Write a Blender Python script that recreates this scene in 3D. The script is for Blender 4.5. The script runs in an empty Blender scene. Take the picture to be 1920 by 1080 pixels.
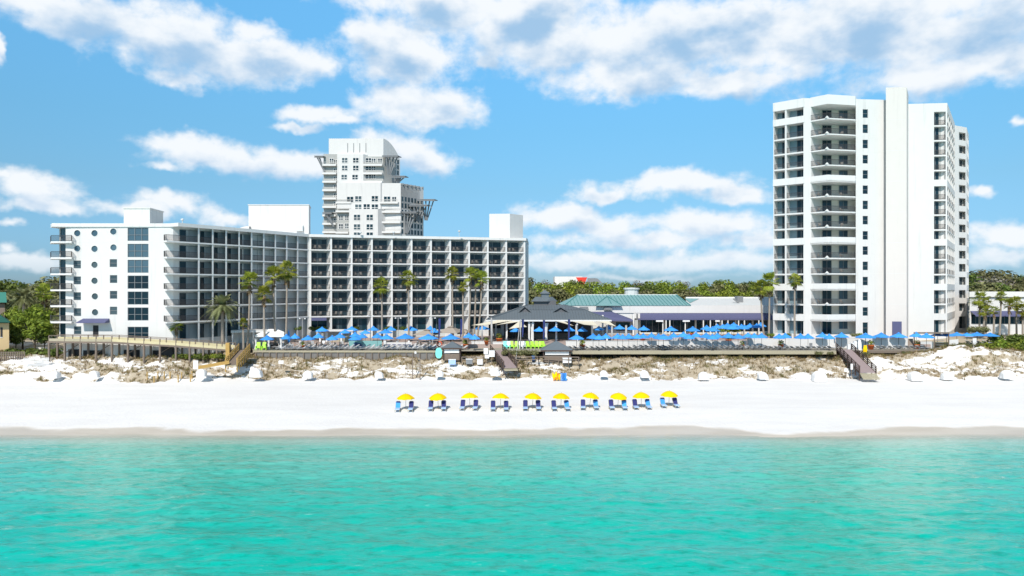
import bpy, math, random
from mathutils import Vector, Matrix, noise
R = math.radians
random.seed(7)
SC = bpy.context.scene
COL = SC.collection
F_PX, CX, HZ, CZ = 1300.0, 960.0, 543.0, 16.5      # focal length in photo pixels, image centre, horizon row, eye height

# ------------------------------------------------------------------ camera
cam = bpy.data.cameras.new("camera"); camo = bpy.data.objects.new("camera", cam); COL.objects.link(camo)
camo.location = (0, 0, CZ); camo.rotation_euler = (R(90), 0, 0)
cam.sensor_width = 36; cam.lens = 36 * F_PX / 1920; cam.shift_y = 3 / 1920
cam.clip_start = .5; cam.clip_end = 12000
SC.camera = camo
# ------------------------------------------------------------------ light
SUN_EL, SUN_AZ = 43.0, 15.0                         # elevation; degrees to the left of straight behind the camera
sdir = Vector((-math.sin(R(SUN_AZ)) * math.cos(R(SUN_EL)), -math.cos(R(SUN_AZ)) * math.cos(R(SUN_EL)), math.sin(R(SUN_EL))))
sl = bpy.data.lights.new("sun", 'SUN'); sl.energy = 4.0; sl.angle = R(.53); sl.color = (1, .945, .87)
so = bpy.data.objects.new("sun", sl); COL.objects.link(so); so.rotation_euler = sdir.to_track_quat('Z', 'Y').to_euler()
SC.view_settings.view_transform = 'Standard'; SC.view_settings.look = 'None'
SC.view_settings.exposure = .15; SC.view_settings.gamma = 1
SKY_STRENGTH = .1
# ------------------------------------------------------------------ sky
CLOUDS = [  # px, py, rx, ry, weight
 (60,-10,150,45,1),(180,30,140,45,1),(290,60,140,55,1),(390,100,140,58,1),(510,110,120,42,1),(340,145,80,22,.9),(590,120,45,20,.8),(470,60,80,30,.8),
 (0,88,24,45,.9),(760,95,110,55,1.1),(690,70,60,35,.9),(910,118,36,18,.8),
 (800,0,190,40,1),(960,25,220,60,1.1),(1100,80,220,60,1.1),(1180,140,190,42,1),(1330,70,260,70,1.1),(1360,155,160,32,.9),(1560,60,240,90,1.1),(1660,20,300,60,1),
 (1800,60,200,80,1.1),(1740,145,170,40,1),(1890,105,90,45,1),
 (785,195,125,38,1.1),(830,222,60,18,.9),(600,212,90,22,.85),(560,235,70,14,.7),(640,228,70,14,.7),
 (360,275,130,26,.9),(430,295,180,32,1),(540,305,140,28,.9),(740,275,90,36,1),(800,300,80,28,.9),(300,315,60,14,.7),
 (60,350,105,32,1),(70,385,120,22,.9),(0,330,50,16,.7),(330,385,110,26,.85),(270,400,130,20,.8),(420,405,70,25,.75),
 (1270,345,160,26,1),(1140,365,90,18,.85),(1380,360,100,24,.9),(1050,405,110,28,1),(1130,425,140,24,.9),(1330,420,130,34,.95),(1230,450,200,30,.75),(1400,455,110,35,.75),(1050,455,100,26,.65),
 (1855,360,45,16,.8),(1890,440,80,34,.8),(1910,220,30,20,.5),(15,470,40,22,.65),(30,425,60,14,.6),
 (1120,490,260,26,.8),(1340,490,200,26,.8),(1880,485,90,30,.8),(60,490,140,22,.75),(1200,520,300,12,.6)]
W = bpy.data.worlds.new("World"); SC.world = W; W.use_nodes = True
nt = W.node_tree; nt.nodes.clear()
class NT:
    def __init__(s, t): s.t = t
    def n(s, kind, **kw):
        nd = s.t.nodes.new(kind)
        for k, v in kw.items(): setattr(nd, k, v)
        return nd
    def put(s, sock, v):
        if hasattr(v, 'is_output'): s.t.links.new(v, sock)
        else: sock.default_value = v
    def m(s, op, a, b=None, c=None, clamp=False):
        nd = s.n('ShaderNodeMath', operation=op, use_clamp=clamp); s.put(nd.inputs[0], a)
        if b is not None: s.put(nd.inputs[1], b)
        if c is not None: s.put(nd.inputs[2], c)
        return nd.outputs[0]
    def v(s, op, a, b=None):
        nd = s.n('ShaderNodeVectorMath', operation=op); s.put(nd.inputs[0], a)
        if b is not None: s.put(nd.inputs[1], b)
        return nd.outputs['Value'] if op in ('LENGTH', 'DOT_PRODUCT') else nd.outputs[0]
    def mix(s, f, a, b):
        nd = s.n('ShaderNodeMix', data_type='RGBA'); s.put(nd.inputs[0], f); s.put(nd.inputs[6], a); s.put(nd.inputs[7], b)
        return nd.outputs[2]
    def noise(s, vec, scale, detail=5, rough=.55, dim='3D', out=0, dist=0):
        nd = s.n('ShaderNodeTexNoise', noise_dimensions=dim); s.put(nd.inputs['Vector'], vec)
        nd.inputs['Scale'].default_value = scale; nd.inputs['Detail'].default_value = detail
        nd.inputs['Roughness'].default_value = rough; nd.inputs['Distortion'].default_value = dist
        return nd.outputs[out]
    def step(s, x, a, b, lo=0, hi=1):
        nd = s.n('ShaderNodeMapRange', interpolation_type='SMOOTHSTEP'); s.put(nd.inputs[0], x)
        nd.inputs[1].default_value = a; nd.inputs[2].default_value = b; nd.inputs[3].default_value = lo; nd.inputs[4].default_value = hi
        return nd.outputs[0]
cg = bpy.data.node_groups.new("cloud_field", 'ShaderNodeTree')
cg.interface.new_socket("Vector", in_out='INPUT', socket_type='NodeSocketVector')
cg.interface.new_socket("Field", in_out='OUTPUT', socket_type='NodeSocketFloat')
cg.interface.new_socket("Soft", in_out='OUTPUT', socket_type='NodeSocketFloat')
g = NT(cg); gi = g.n('NodeGroupInput'); go = g.n('NodeGroupOutput')
vec = gi.outputs[0]
wv = g.v('MULTIPLY', g.v('SUBTRACT', g.noise(vec, 14, 4, .6, out=1), (.5, .5, .5)), (.075, .045, 0))
wp = g.v('ADD', vec, wv)
best = -1.0
for (px, py, rx, ry, wt) in CLOUDS:
    az = math.atan((px - CX) / F_PX); el = math.atan((HZ - py) / F_PX * math.cos(az))
    sx = F_PX / (rx * math.cos(az) ** 2); sy = F_PX / (ry * math.cos(az))
    q = g.v('MULTIPLY', g.v('SUBTRACT', wp, (az, el, 0)), (sx, sy, 0))
    f = g.m('SUBTRACT', wt, g.v('LENGTH', q))
    best = f if isinstance(best, float) else g.m('SMOOTH_MAX', best, f, .35)
best = g.m('ADD', g.m('MAXIMUM', best, -1.2), .10)
fb = g.noise(g.v('MULTIPLY', vec, (1, 1.4, 1)), 15, 9, .56, dist=.2)
fb2 = g.noise(g.v('MULTIPLY', vec, (1, 1.25, 1)), 44, 7, .56)
fbs = g.noise(g.v('MULTIPLY', vec, (1, 1.7, 1)), 12, 4, .5)
n0 = g.m('MULTIPLY', g.m('SUBTRACT', fb, .5), 1.6)
fld = g.m('ADD', g.m('MULTIPLY', best, .95), g.m('ADD', n0, g.m('MULTIPLY', g.m('SUBTRACT', fb2, .5), .62)))
cg.links.new(fld, go.inputs[0])
cg.links.new(g.m('ADD', g.m('MULTIPLY', best, .75), g.m('ADD', g.m('MULTIPLY', g.m('SUBTRACT', fbs, .5), 2.4), g.m('MULTIPLY', g.m('SUBTRACT', fb, .5), 1.1))), go.inputs[1])
k = NT(nt)
tc = k.n('ShaderNodeTexCoord'); sep = k.n('ShaderNodeSeparateXYZ'); nt.links.new(tc.outputs['Generated'], sep.inputs[0])
cmb = k.n('ShaderNodeCombineXYZ')
nt.links.new(k.m('ARCTAN2', sep.outputs[0], sep.outputs[1]), cmb.inputs[0])
elv = k.m('ARCSINE', sep.outputs[2]); nt.links.new(elv, cmb.inputs[1])
def cfield(v):
    gn = k.n('ShaderNodeGroup'); gn.node_tree = cg; k.put(gn.inputs[0], v); return gn.outputs
f0 = cfield(cmb.outputs[0])[0]; f1 = cfield(k.v('ADD', cmb.outputs[0], (-.005, .020, 0)))[1]
alpha = k.m('MULTIPLY', k.step(f0, -.12, .62), k.step(elv, -.01, .06, .25, 1))
grey = k.m('MULTIPLY', k.step(f1, .10, 1.15), k.step(elv, .05, .3, .7, .95))
sky = k.n('ShaderNodeTexSky', sky_type='NISHITA'); sky.sun_disc = False
sky.sun_elevation = R(SUN_EL); sky.sun_rotation = R(180 + SUN_AZ); sky.altitude = 0; sky.air_density = 1.0; sky.dust_density = .35; sky.ozone_density = 1.6
skyc = k.n('ShaderNodeMix', data_type='RGBA', blend_type='MULTIPLY'); skyc.inputs[0].default_value = 1
nt.links.new(sky.outputs[0], skyc.inputs[6]); cr_ = k.n('ShaderNodeValToRGB'); k.put(cr_.inputs[0], elv)
while len(cr_.color_ramp.elements) < 6: cr_.color_ramp.elements.new(.5)
for e_, (p_, c_) in zip(cr_.color_ramp.elements, ((0, (.36, .57, .95)), (.03, (.38, .63, 1.03)), (.14, (.585, .917, 1.064)), (.222, (.70, 1.215, 1.33)), (.39, (1.0, 1.9, 2.04)), (.52, (.95, .92, .80)))):
    e_.position = p_; e_.color = (*c_, 1)
nt.links.new(cr_.outputs[0], skyc.inputs[7])
bg = k.n('ShaderNodeBackground'); nt.links.new(skyc.outputs[2], bg.inputs[0]); bg.inputs[1].default_value = SKY_STRENGTH
cb = k.n('ShaderNodeBackground'); nt.links.new(k.mix(grey, (.83, .87, .91, 1), (.30, .50, .73, 1)), cb.inputs[0]); cb.inputs[1].default_value = 1
mx = k.n('ShaderNodeMixShader'); nt.links.new(alpha, mx.inputs[0]); nt.links.new(bg.outputs[0], mx.inputs[1]); nt.links.new(cb.outputs[0], mx.inputs[2])
wo = k.n('ShaderNodeOutputWorld'); nt.links.new(mx.outputs[0], wo.inputs[0])

# ------------------------------------------------------------------ helpers
def at(px, Y): return ((px - CX) / F_PX * Y, Y)
def zat(py, Y): return CZ - (py - HZ) / F_PX * Y
def P(px, py, Y): return Vector(((px - CX) / F_PX * Y, Y, zat(py, Y)))
WM = {}
def tag(o, label=None, cat=None, group=None, kind=None):
    if label: o['label'] = label
    if cat: o['category'] = cat
    if group: o['group'] = group
    if kind: o['kind'] = kind
    return o
def empty(name, loc=(0, 0, 0), rz=0, label=None, cat=None, group=None):
    o = bpy.data.objects.new(name, None); COL.objects.link(o); o.location = loc; o.rotation_euler = (0, 0, rz)
    WM[o] = Matrix.Translation(Vector(loc)) @ Matrix.Rotation(rz, 4, 'Z')
    return tag(o, label, cat, group)
def place(name, me, parent=None, loc=(0, 0, 0), rz=0, scale=1):
    o = bpy.data.objects.new(name, me); COL.objects.link(o); o.location = loc; o.rotation_euler = (0, 0, rz)
    o.scale = (scale,) * 3 if not isinstance(scale, tuple) else scale
    if parent: o.parent = parent
    return o
def copy_tree(o, loc=None, rz=None, label=None, parent=None):
    c = o.copy(); COL.objects.link(c)
    if parent: c.parent = parent
    if loc is not None: c.location = loc
    if rz is not None: c.rotation_euler = (0, 0, rz)
    if label: c['label'] = label
    for ch in list(o.children): copy_tree(ch, parent=c)
    return c
class MB:
    def __init__(s): s.v = []; s.f = []; s.c = []
    def add(s, vs, fs, c=None):
        b = len(s.v); s.v += [tuple(p) for p in vs]
        for f in fs:
            s.f.append([b + i for i in f]); s.c.append(c)
        return s
    def quad(s, a, b, c, d, col=None): return s.add([a, b, c, d], [(0, 1, 2, 3)], col)
    def box(s, x0, x1, y0, y1, z0, z1):
        return s.add([(x0,y0,z0),(x1,y0,z0),(x1,y1,z0),(x0,y1,z0),(x0,y0,z1),(x1,y0,z1),(x1,y1,z1),(x0,y1,z1)],
              [(3,2,1,0),(4,5,6,7),(0,1,5,4),(1,2,6,5),(2,3,7,6),(3,0,4,7)])
    def prism(s, pts, z0, z1):
        n = len(pts); zt = z1 if isinstance(z1, (list, tuple)) else [z1] * n
        vs = [(p[0], p[1], z0) for p in pts] + [(p[0], p[1], zt[i]) for i, p in enumerate(pts)]
        return s.add(vs, [list(range(n - 1, -1, -1)), list(range(n, 2 * n))] + [(i, (i + 1) % n, (i + 1) % n + n, i + n) for i in range(n)])
    def bar(s, a, b, w, h=None, up=Vector((0, 0, 1))):
        a, b = Vector(a), Vector(b); h = h or w; d = (b - a).normalized()
        if abs(d.dot(up)) > .98: up = Vector((1, 0, 0))
        x = d.cross(up).normalized() * w / 2; y = x.cross(d).normalized() * h / 2
        vs = [p + sx * x + sy * y for p in (a, b) for sx, sy in ((-1,-1),(1,-1),(1,1),(-1,1))]
        return s.add(vs, [(3,2,1,0),(4,5,6,7),(0,1,5,4),(1,2,6,5),(2,3,7,6),(3,0,4,7)])
    def tube(s, pts, rad, n=6, col=None):
        pts = [Vector(p) for p in pts]; rad = rad if isinstance(rad, (list, tuple)) else [rad] * len(pts)
        vs = []
        for i, p in enumerate(pts):
            d = (pts[min(i + 1, len(pts) - 1)] - pts[max(i - 1, 0)]).normalized()
            up = Vector((1, 0, 0)) if abs(d.z) > .7 else Vector((0, 0, 1))
            x = d.cross(up).normalized(); y = d.cross(x)
            vs += [p + rad[i] * (math.cos(2 * math.pi * j / n) * x + math.sin(2 * math.pi * j / n) * y) for j in range(n)]
        fs = [(i * n + j, i * n + (j + 1) % n, (i + 1) * n + (j + 1) % n, (i + 1) * n + j) for i in range(len(pts) - 1) for j in range(n)]
        fs += [tuple(range(n))[::-1], tuple((len(pts) - 1) * n + j for j in range(n))]
        return s.add(vs, fs, col)
    def lathe(s, prof, n=16, o=(0, 0, 0), scale=None):
        vs = []
        for (r, z) in prof: vs += [(o[0] + r * math.cos(2 * math.pi * j / n), o[1] + r * math.sin(2 * math.pi * j / n), o[2] + z) for j in range(n)]
        fs = [(i * n + j, i * n + (j + 1) % n, (i + 1) * n + (j + 1) % n, (i + 1) * n + j) for i in range(len(prof) - 1) for j in range(n)]
        return s.add(vs, fs)
    def wall(s, p0, p1, z0, z1, holes=(), depth=.15, back=False, skew=None):
        """vertical wall seen from outside with p0 left, p1 right; holes (u0,u1,z0,z1) get reveals of the depth"""
        p0, p1 = Vector(p0[:2]), Vector(p1[:2]); L = (p1 - p0).length; d = (p1 - p0) / L; n = Vector((-d.y, d.x))
        if skew: n = Vector(skew) / Vector(skew).dot(n)
        q = lambda u, w, z: (p0.x + d.x * u + n.x * w, p0.y + d.y * u + n.y * w, z)
        us = sorted({0, L} | {h[i] for h in holes for i in (0, 1)}); zs = sorted({z0, z1} | {h[i] for h in holes for i in (2, 3)})
        for a, b in zip(us, us[1:]):
            for c, e in zip(zs, zs[1:]):
                mu, mz = (a + b) / 2, (c + e) / 2
                if not any(h[0] < mu < h[1] and h[2] < mz < h[3] for h in holes): s.quad(q(a,0,c), q(b,0,c), q(b,0,e), q(a,0,e))
        for (a, b, c, e) in holes:
            s.quad(q(a,0,c), q(a,0,e), q(a,depth,e), q(a,depth,c)); s.quad(q(b,0,e), q(b,0,c), q(b,depth,c), q(b,depth,e))
            s.quad(q(a,0,e), q(b,0,e), q(b,depth,e), q(a,depth,e)); s.quad(q(b,0,c), q(a,0,c), q(a,depth,c), q(b,depth,c))
            if back: s.quad(q(a,depth,c), q(b,depth,c), q(b,depth,e), q(a,depth,e))
        return q
    def pbox(s, q, u0, u1, w0, w1, z0, z1):
        vs = [q(u0,w0,z0),q(u1,w0,z0),q(u1,w1,z0),q(u0,w1,z0),q(u0,w0,z1),q(u1,w0,z1),q(u1,w1,z1),q(u0,w1,z1)]
        return s.add(vs, [(3,2,1,0),(4,5,6,7),(0,1,5,4),(1,2,6,5),(2,3,7,6),(3,0,4,7)])
    def mesh(s, name, mat, smooth=False, inv=None):
        me = bpy.data.meshes.new(name)
        vs = [inv @ Vector(p) for p in s.v] if inv else s.v
        me.from_pydata(vs, [], s.f)
        for m in (mat if isinstance(mat, (list, tuple)) else [mat]): me.materials.append(m)
        if any(c is not None for c in s.c):
            at_ = me.attributes.new("var", 'FLOAT', 'FACE'); at_.data.foreach_set('value', [c or 0 for c in s.c])
        if smooth: me.polygons.foreach_set('use_smooth', [True] * len(me.polygons))
        me.update(); return me
    def build(s, name, mat, parent=None, smooth=False):
        """verts are in world space; a child stays put under its parent"""
        root = parent
        while root is not None and root.parent is not None: root = root.parent
        inv = WM[root].inverted() if root in WM else None
        return place(name, s.mesh(name, mat, smooth, inv), parent)
ORD = "first second third fourth fifth sixth seventh eighth ninth tenth eleventh twelfth thirteenth fourteenth fifteenth sixteenth seventeenth eighteenth nineteenth twentieth".split()
def nth(i):
    i += 1
    if i <= 20: return ORD[i - 1]
    return "%d%s" % (i, {1: 'st', 2: 'nd', 3: 'rd'}.get(i % 10, 'th'))

# ------------------------------------------------------------------ materials
def mat(name, col, rough=.6, var=0, scale=3, spec=.4, bump=0, metal=0, stretch=(1, 1, 1), dirt=None, objvar=0):
    m = bpy.data.materials.new(name); m.use_nodes = True; t = NT(m.node_tree); b = m.node_tree.nodes['Principled BSDF']
    b.inputs['Roughness'].default_value = rough; b.inputs['Specular IOR Level'].default_value = spec; b.inputs['Metallic'].default_value = metal
    c = (*col, 1)
    if var or bump or dirt:
        geo = t.n('ShaderNodeNewGeometry'); pos = t.v('MULTIPLY', geo.outputs['Position'], stretch)
        nz = t.noise(pos, scale, 6, .6)
        if var: c = t.mix(nz, tuple(max(0, x * (1 - var)) for x in col) + (1,), tuple(min(1, x * (1 + var)) for x in col) + (1,))
        if dirt:
            st = t.noise(t.v('MULTIPLY', geo.outputs['Position'], (1.3, 1.3, .07)), 1, 5, .65)
            c = t.mix(t.m('MULTIPLY', t.step(st, .52, .75), dirt), c, tuple(x * .72 for x in col) + (1,))
        if bump:
            bn = t.n('ShaderNodeBump'); bn.inputs['Strength'].default_value = bump; bn.inputs['Distance'].default_value = .05
            m.node_tree.links.new(nz, bn.inputs['Height']); m.node_tree.links.new(bn.outputs[0], b.inputs['Normal'])
    if objvar:
        oi = t.n('ShaderNodeObjectInfo'); hs = t.n('ShaderNodeHueSaturation'); t.put(hs.inputs['Color'], c)
        t.put(hs.inputs['Value'], t.m('MULTIPLY_ADD', oi.outputs['Random'], 2 * objvar, 1 - objvar)); c = hs.outputs[0]
    t.put(b.inputs['Base Color'], c); return m
def leafmat(name, dark, light, rough=.6, trans=.25, objvar=.15):
    m = bpy.data.materials.new(name); m.use_nodes = True; t = NT(m.node_tree); b = m.node_tree.nodes['Principled BSDF']
    a = t.n('ShaderNodeAttribute', attribute_name='var'); oi = t.n('ShaderNodeObjectInfo')
    c = t.mix(a.outputs['Fac'], (*dark, 1), (*light, 1))
    hs = t.n('ShaderNodeHueSaturation'); t.put(hs.inputs['Color'], c)
    t.put(hs.inputs['Hue'], t.m('MULTIPLY_ADD', oi.outputs['Random'], .03, .485)); t.put(hs.inputs['Value'], t.m('MULTIPLY_ADD', oi.outputs['Random'], 2 * objvar, 1 - objvar))
    t.put(b.inputs['Base Color'], hs.outputs[0]); b.inputs['Roughness'].default_value = rough; b.inputs['Specular IOR Level'].default_value = .25
    tr = t.n('ShaderNodeBsdfTranslucent'); t.put(tr.inputs[0], hs.outputs[0]); ms = t.n('ShaderNodeMixShader'); ms.inputs[0].default_value = trans
    out = m.node_tree.nodes['Material Output']
    m.node_tree.links.new(b.outputs[0], ms.inputs[1]); m.node_tree.links.new(tr.outputs[0], ms.inputs[2]); m.node_tree.links.new(ms.outputs[0], out.inputs[0]); return m
def glassmat(name, col, col2, rough=.06):
    m = bpy.data.materials.new(name); m.use_nodes = True; t = NT(m.node_tree); b = m.node_tree.nodes['Principled BSDF']
    oi = t.n('ShaderNodeObjectInfo'); t.put(b.inputs['Base Color'], t.mix(oi.outputs['Random'], (*col, 1), (*col2, 1)))
    b.inputs['Roughness'].default_value = rough; b.inputs['Specular IOR Level'].default_value = .32; return m
M = dict(
 white=mat("white_stucco", (.68,.665,.645), .7, .05, .5, dirt=.5), white2=mat("white_concrete", (.71,.70,.68), .7, .05, 2, dirt=.5),
 offwhite=mat("aged_stucco", (.70,.69,.66), .75, .05, 1.2, dirt=.5), shaft=mat("cream_stucco", (.685,.635,.595), .75, .03, .8, dirt=.3),
 recess=mat("shaded_stucco", (.50,.53,.52), .8, .05, 1), teal=mat("pale_teal_wall", (.22,.32,.37), .8, .05, 1), beige=mat("beige_stucco", (.74,.70,.62), .8, .05, 1),  # recess and teal tones darkened to deepen the shade inside the balconies
 glass=glassmat("tinted_glass", (.007,.021,.033), (.013,.038,.052)), curtain=glassmat("curtain_behind_glass", (.03,.055,.07), (.08,.115,.13), .15),
 sheer=glassmat("sheer_curtain", (.20,.245,.265), (.30,.34,.36), .4), blueglass=glassmat("blue_glass", (.04,.085,.12), (.08,.14,.18), .05),
 rail=mat("dark_metal_rail", (.05,.045,.045), .5), frame=mat("grey_window_frame", (.22,.23,.24), .5), dark=mat("dark_interior", (.025,.025,.028), .7),
 blue=mat("blue_canvas", (.06,.32,.82), .75, .08, 3, .2, objvar=.12), navy=mat("navy_canvas", (.035,.04,.16), .8, .06, 4, .2), paleblue=mat("pale_blue_cushion", (.40,.56,.85), .8, .05, 4, .2),
 yellow=mat("yellow_canvas", (.92,.60,.0), .75, .05, 4, .2, objvar=.06), orange=mat("orange_canvas", (.80,.28,.01), .7, .1, 4), purple=mat("purple_awning", (.105,.11,.205), .75, .06, 1.5, .2, objvar=.05),
 taupe=mat("taupe_canvas", (.36,.31,.26), .8, .05, 2), cream=mat("cream_sailcloth", (.72,.66,.52), .8, .04, 1), cloth=mat("white_cloth", (.78,.775,.765), .85, .04, 3, .2, .4),
 wood=mat("weathered_wood", (.20,.16,.13), .85, .25, 5, .2), darkwood=mat("dark_wood", (.085,.06,.05), .8, .3, 5, .2), palewood=mat("pale_boards", (.40,.36,.26), .85, .2, 4, .2),
 yellowwood=mat("yellow_boards", (.60,.53,.33), .8, .18, 3, .2), mauve=mat("mauve_decking", (.34,.27,.27), .85, .15, 4, .2), goldwood=mat("new_lumber", (.46,.30,.10), .8, .2, 4, .2),
 greywall=mat("grey_timber_wall", (.20,.19,.18), .85, .25, 3, .2, stretch=(3, 1, .6)), steel=mat("pale_metal_pole", (.40,.39,.38), .4, 0, 1, .5), roof=mat("slate_metal_roof", (.13,.155,.175), .5, .15, 2, .5),
 green=mat("green_metal_roof", (.215,.40,.395), .45, .08, 1, .5), greenseam=mat("green_roof_seam", (.10,.29,.29), .5), palegrey=mat("pale_membrane_roof", (.62,.64,.64), .7, .06, .6), terracotta=mat("terracotta", (.58,.13,.04), .75, .1, 6, .3),
 lime=mat("lime_plastic", (.42,.78,.06), .5), aqua=mat("aqua_board", (.22,.78,.70), .3, .03, 3), grey=mat("grey_sling", (.52,.53,.54), .8, .06, 5, .2, objvar=.12), frameg=mat("lounger_frame", (.24,.24,.24), .5),
 red=mat("red_panel", (.72,.05,.03), .6), trunk=mat("palm_trunk", (.33,.28,.23), .9, .3, 4, .1, .6), bark=mat("bark", (.10,.08,.06), .9, .3, 3, .1), skirt=mat("dead_fronds", (.20,.14,.08), .9, .3, 6, .1),
 paver=mat("pink_pavers", (.42,.33,.29), .85, .12, 2.5, .2), deck=mat("deck_boards", (.36,.33,.27), .85, .15, 2, .2), yhouse=mat("tan_stucco", (.50,.37,.20), .8, .06, 1), greenroof2=mat("dark_green_roof", (.02,.10,.07), .6, .1, 2),
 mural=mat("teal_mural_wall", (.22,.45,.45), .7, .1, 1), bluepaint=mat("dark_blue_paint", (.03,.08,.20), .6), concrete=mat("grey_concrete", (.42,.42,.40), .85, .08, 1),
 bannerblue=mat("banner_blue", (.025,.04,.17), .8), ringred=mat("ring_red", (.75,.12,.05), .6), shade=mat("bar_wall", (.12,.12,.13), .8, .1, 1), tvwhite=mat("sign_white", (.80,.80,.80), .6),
 leaf=leafmat("foliage_green", (.08,.125,.012), (.33,.40,.05)), leafdark=leafmat("foliage_dark", (.06,.09,.016), (.19,.245,.05)), leafolive=leafmat("foliage_olive", (.10,.105,.04), (.29,.285,.13)), leafgrey=leafmat("bare_twigs", (.16,.145,.12), (.32,.29,.24), trans=.1),
 frond=leafmat("palm_frond", (.10,.14,.012), (.42,.44,.06), .45), frondgrey=leafmat("date_frond", (.12,.14,.05), (.36,.38,.19), .45), grass=leafmat("sea_oats", (.16,.115,.045), (.42,.33,.16), trans=.2, objvar=0), grassgreen=leafmat("dune_greens", (.10,.10,.03), (.28,.26,.09), trans=.2, objvar=0))

# ------------------------------------------------------------------ terrain
def sm(x, a, b):
    t = min(1, max(0, (x - a) / (b - a))); return t * t * (3 - 2 * t)
def fbm(x, y, s, o=4): return noise.fractal(Vector((x * s, y * s, 3.7)), 1.0, 2.0, o)
PROF = [(-400,-6), (40,-4), (78.3,0), (82.5,.22), (91,.75), (117,1.3), (4000,1.3)]
def prof(y):
    for (a, za), (b, zb) in zip(PROF, PROF[1:]):
        if y <= b: return za + (zb - za) * (y - a) / (b - a)
    return 1.3
PATH_R = [at(1606, 119), at(1592, 126)]
def height(x, y):
    z = prof(y)
    z += sm(y, 74, 79) * (1 - sm(y, 84, 92)) * (.16 * fbm(x, 0, .045, 3) + .04 * fbm(x, y, .3, 3))
    if y < 76: return z
    if y < 110: return z + .05 * fbm(x, y * 2, .12, 3) * sm(y, 83, 90)
    left = 1 - sm(x, -62, -42)
    foot = 116.6 - 3.6 * left + 1.2 * fbm(x, 0, .11, 3)
    top = 125.5 - 4.5 * left
    t = sm(y, foot, top)
    base = 4.25 + .25 * left + .30 * sm(x, 5, 30) * sm(y, 0, 1) - .55 * sm(x, 5, 12) * (1 - sm(x, 56, 62)) * sm(y, 122, 124.6)
    z += (base - 1.3) * (t ** .8)
    env = sm(y, foot - .8, foot + 2) * (1 - sm(y, top + 2.5, top + 5))
    r = fbm(x, y * 1.5, .22, 5); r2 = 1 - abs(fbm(x + 40, y * 1.7, .33, 4))
    z += env * (.55 * r + .75 * (r2 - .75)) + .16 * env * fbm(x, y, 1.3, 3)
    mx_, my_ = at(1790, 124.5); z += 1.7 * math.exp(-((x - mx_) / 6.5) ** 2 - ((y - my_) / 2.6) ** 2)
    mx_, my_ = at(1880, 123); z += .9 * math.exp(-((x - mx_) / 6) ** 2 - ((y - my_) / 3) ** 2)
    if x > 82: z += .8 * sm(x, 82, 92) * sm(y, 120, 130)
    z += sm(y, top + 4, top + 16) * (6.0 - base) 
    return z
def vegmask(x, y):
    left = 1 - sm(x, -62, -42)
    foot = 116.6 - 3.6 * left + 1.2 * fbm(x, 0, .11, 3)
    if y < foot - .3: return 0
    e = sm(y, foot, foot + 1.6)
    a = .59 + .40 * fbm(x * .5, y * 1.5, .28, 4) + .52 * fbm(x * .45, y * 2.0, .75, 4) + .34 * left * math.exp(-((y - foot - 3.2) / 1.1) ** 2) + .30 * sm(y, foot + 3.5, foot + 8.5) + .14 * sm(x, 0, 25) - .22 * left
    mx_, my_ = at(1760, 123); a -= .45 * math.exp(-((x - mx_) / 11) ** 2 - ((y - my_) / 3.2) ** 2)
    mx_, my_ = at(1660, 120); a -= .35 * math.exp(-((x - mx_) / 3) ** 2 - ((y - my_) / 5) ** 2)
    return e * a
def rng(*segs):
    out = []
    for a, b, s in segs:
        n = max(1, int(round((b - a) / s))); out += [a + (b - a) * i / n for i in range(n)]
    return out + [segs[-1][1]]
xs = rng((-3000,-400,400), (-400,-120,28), (-120,-98,2), (-98,98,.42), (98,120,2), (120,400,28), (400,3000,400))
ys = rng((60,76,4), (76,84,.5), (84,110,1.3), (110,132,.36), (132,150,1.5), (150,400,25), (400,6000,700))
vs = [(x, y, height(x, y)) for y in ys for x in xs]; nx = len(xs)
fs = [(j * nx + i, j * nx + i + 1, (j + 1) * nx + i + 1, (j + 1) * nx + i) for j in range(len(ys) - 1) for i in range(nx - 1)]
me = bpy.data.meshes.new("ground"); me.from_pydata(vs, [], fs); me.polygons.foreach_set('use_smooth', [True] * len(fs))
va = me.attributes.new("veg", 'FLOAT', 'POINT'); va.data.foreach_set('value', [vegmask(v[0], v[1]) if 110 < v[1] < 140 else (1.2 if v[1] >= 140 else 0) for v in vs])
m = bpy.data.materials.new("beach_sand"); m.use_nodes = True; t = NT(m.node_tree); b = m.node_tree.nodes['Principled BSDF']
geo = t.n('ShaderNodeNewGeometry'); pos = geo.outputs['Position']; sp = t.n('ShaderNodeSeparateXYZ'); m.node_tree.links.new(pos, sp.inputs[0])
n1 = t.noise(t.v('MULTIPLY', pos, (.25, 1, 1)), .35, 6, .6); n2 = t.noise(pos, 2.2, 6, .65); n3 = t.noise(t.v('MULTIPLY', pos, (.5, 1.7, 1.5)), 1.9, 7, .7)
sand = t.mix(t.step(n1, .3, .7), (.80, .785, .765, 1), (.86, .845, .82, 1))
sand = t.mix(t.m('MULTIPLY', t.step(n2, .5, .75), .18), sand, (.60, .59, .58, 1))
at_ = t.n('ShaderNodeAttribute', attribute_name='veg')
vg = t.step(t.m('ADD', at_.outputs['Fac'], t.m('MULTIPLY', t.m('SUBTRACT', n3, .5), 1.5)), .42, .66)
veg = t.mix(n2, (.25, .19, .115, 1), (.47, .38, .24, 1))
c = t.mix(t.m('MULTIPLY', vg, .85), sand, veg)
wline = t.m('ADD', sp.outputs[2], t.m('MULTIPLY', t.m('SUBTRACT', t.noise(t.v('MULTIPLY', pos, (.06, .02, 0)), 1, 4, .6), .5), .30))
wet = t.step(wline, .10, .19, 1, 0)
wetc = t.mix(t.step(n1, .35, .65), (.56, .50, .42, 1), (.64, .58, .50, 1))
c = t.mix(wet, c, wetc); t.put(b.inputs['Base Color'], c)
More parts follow.
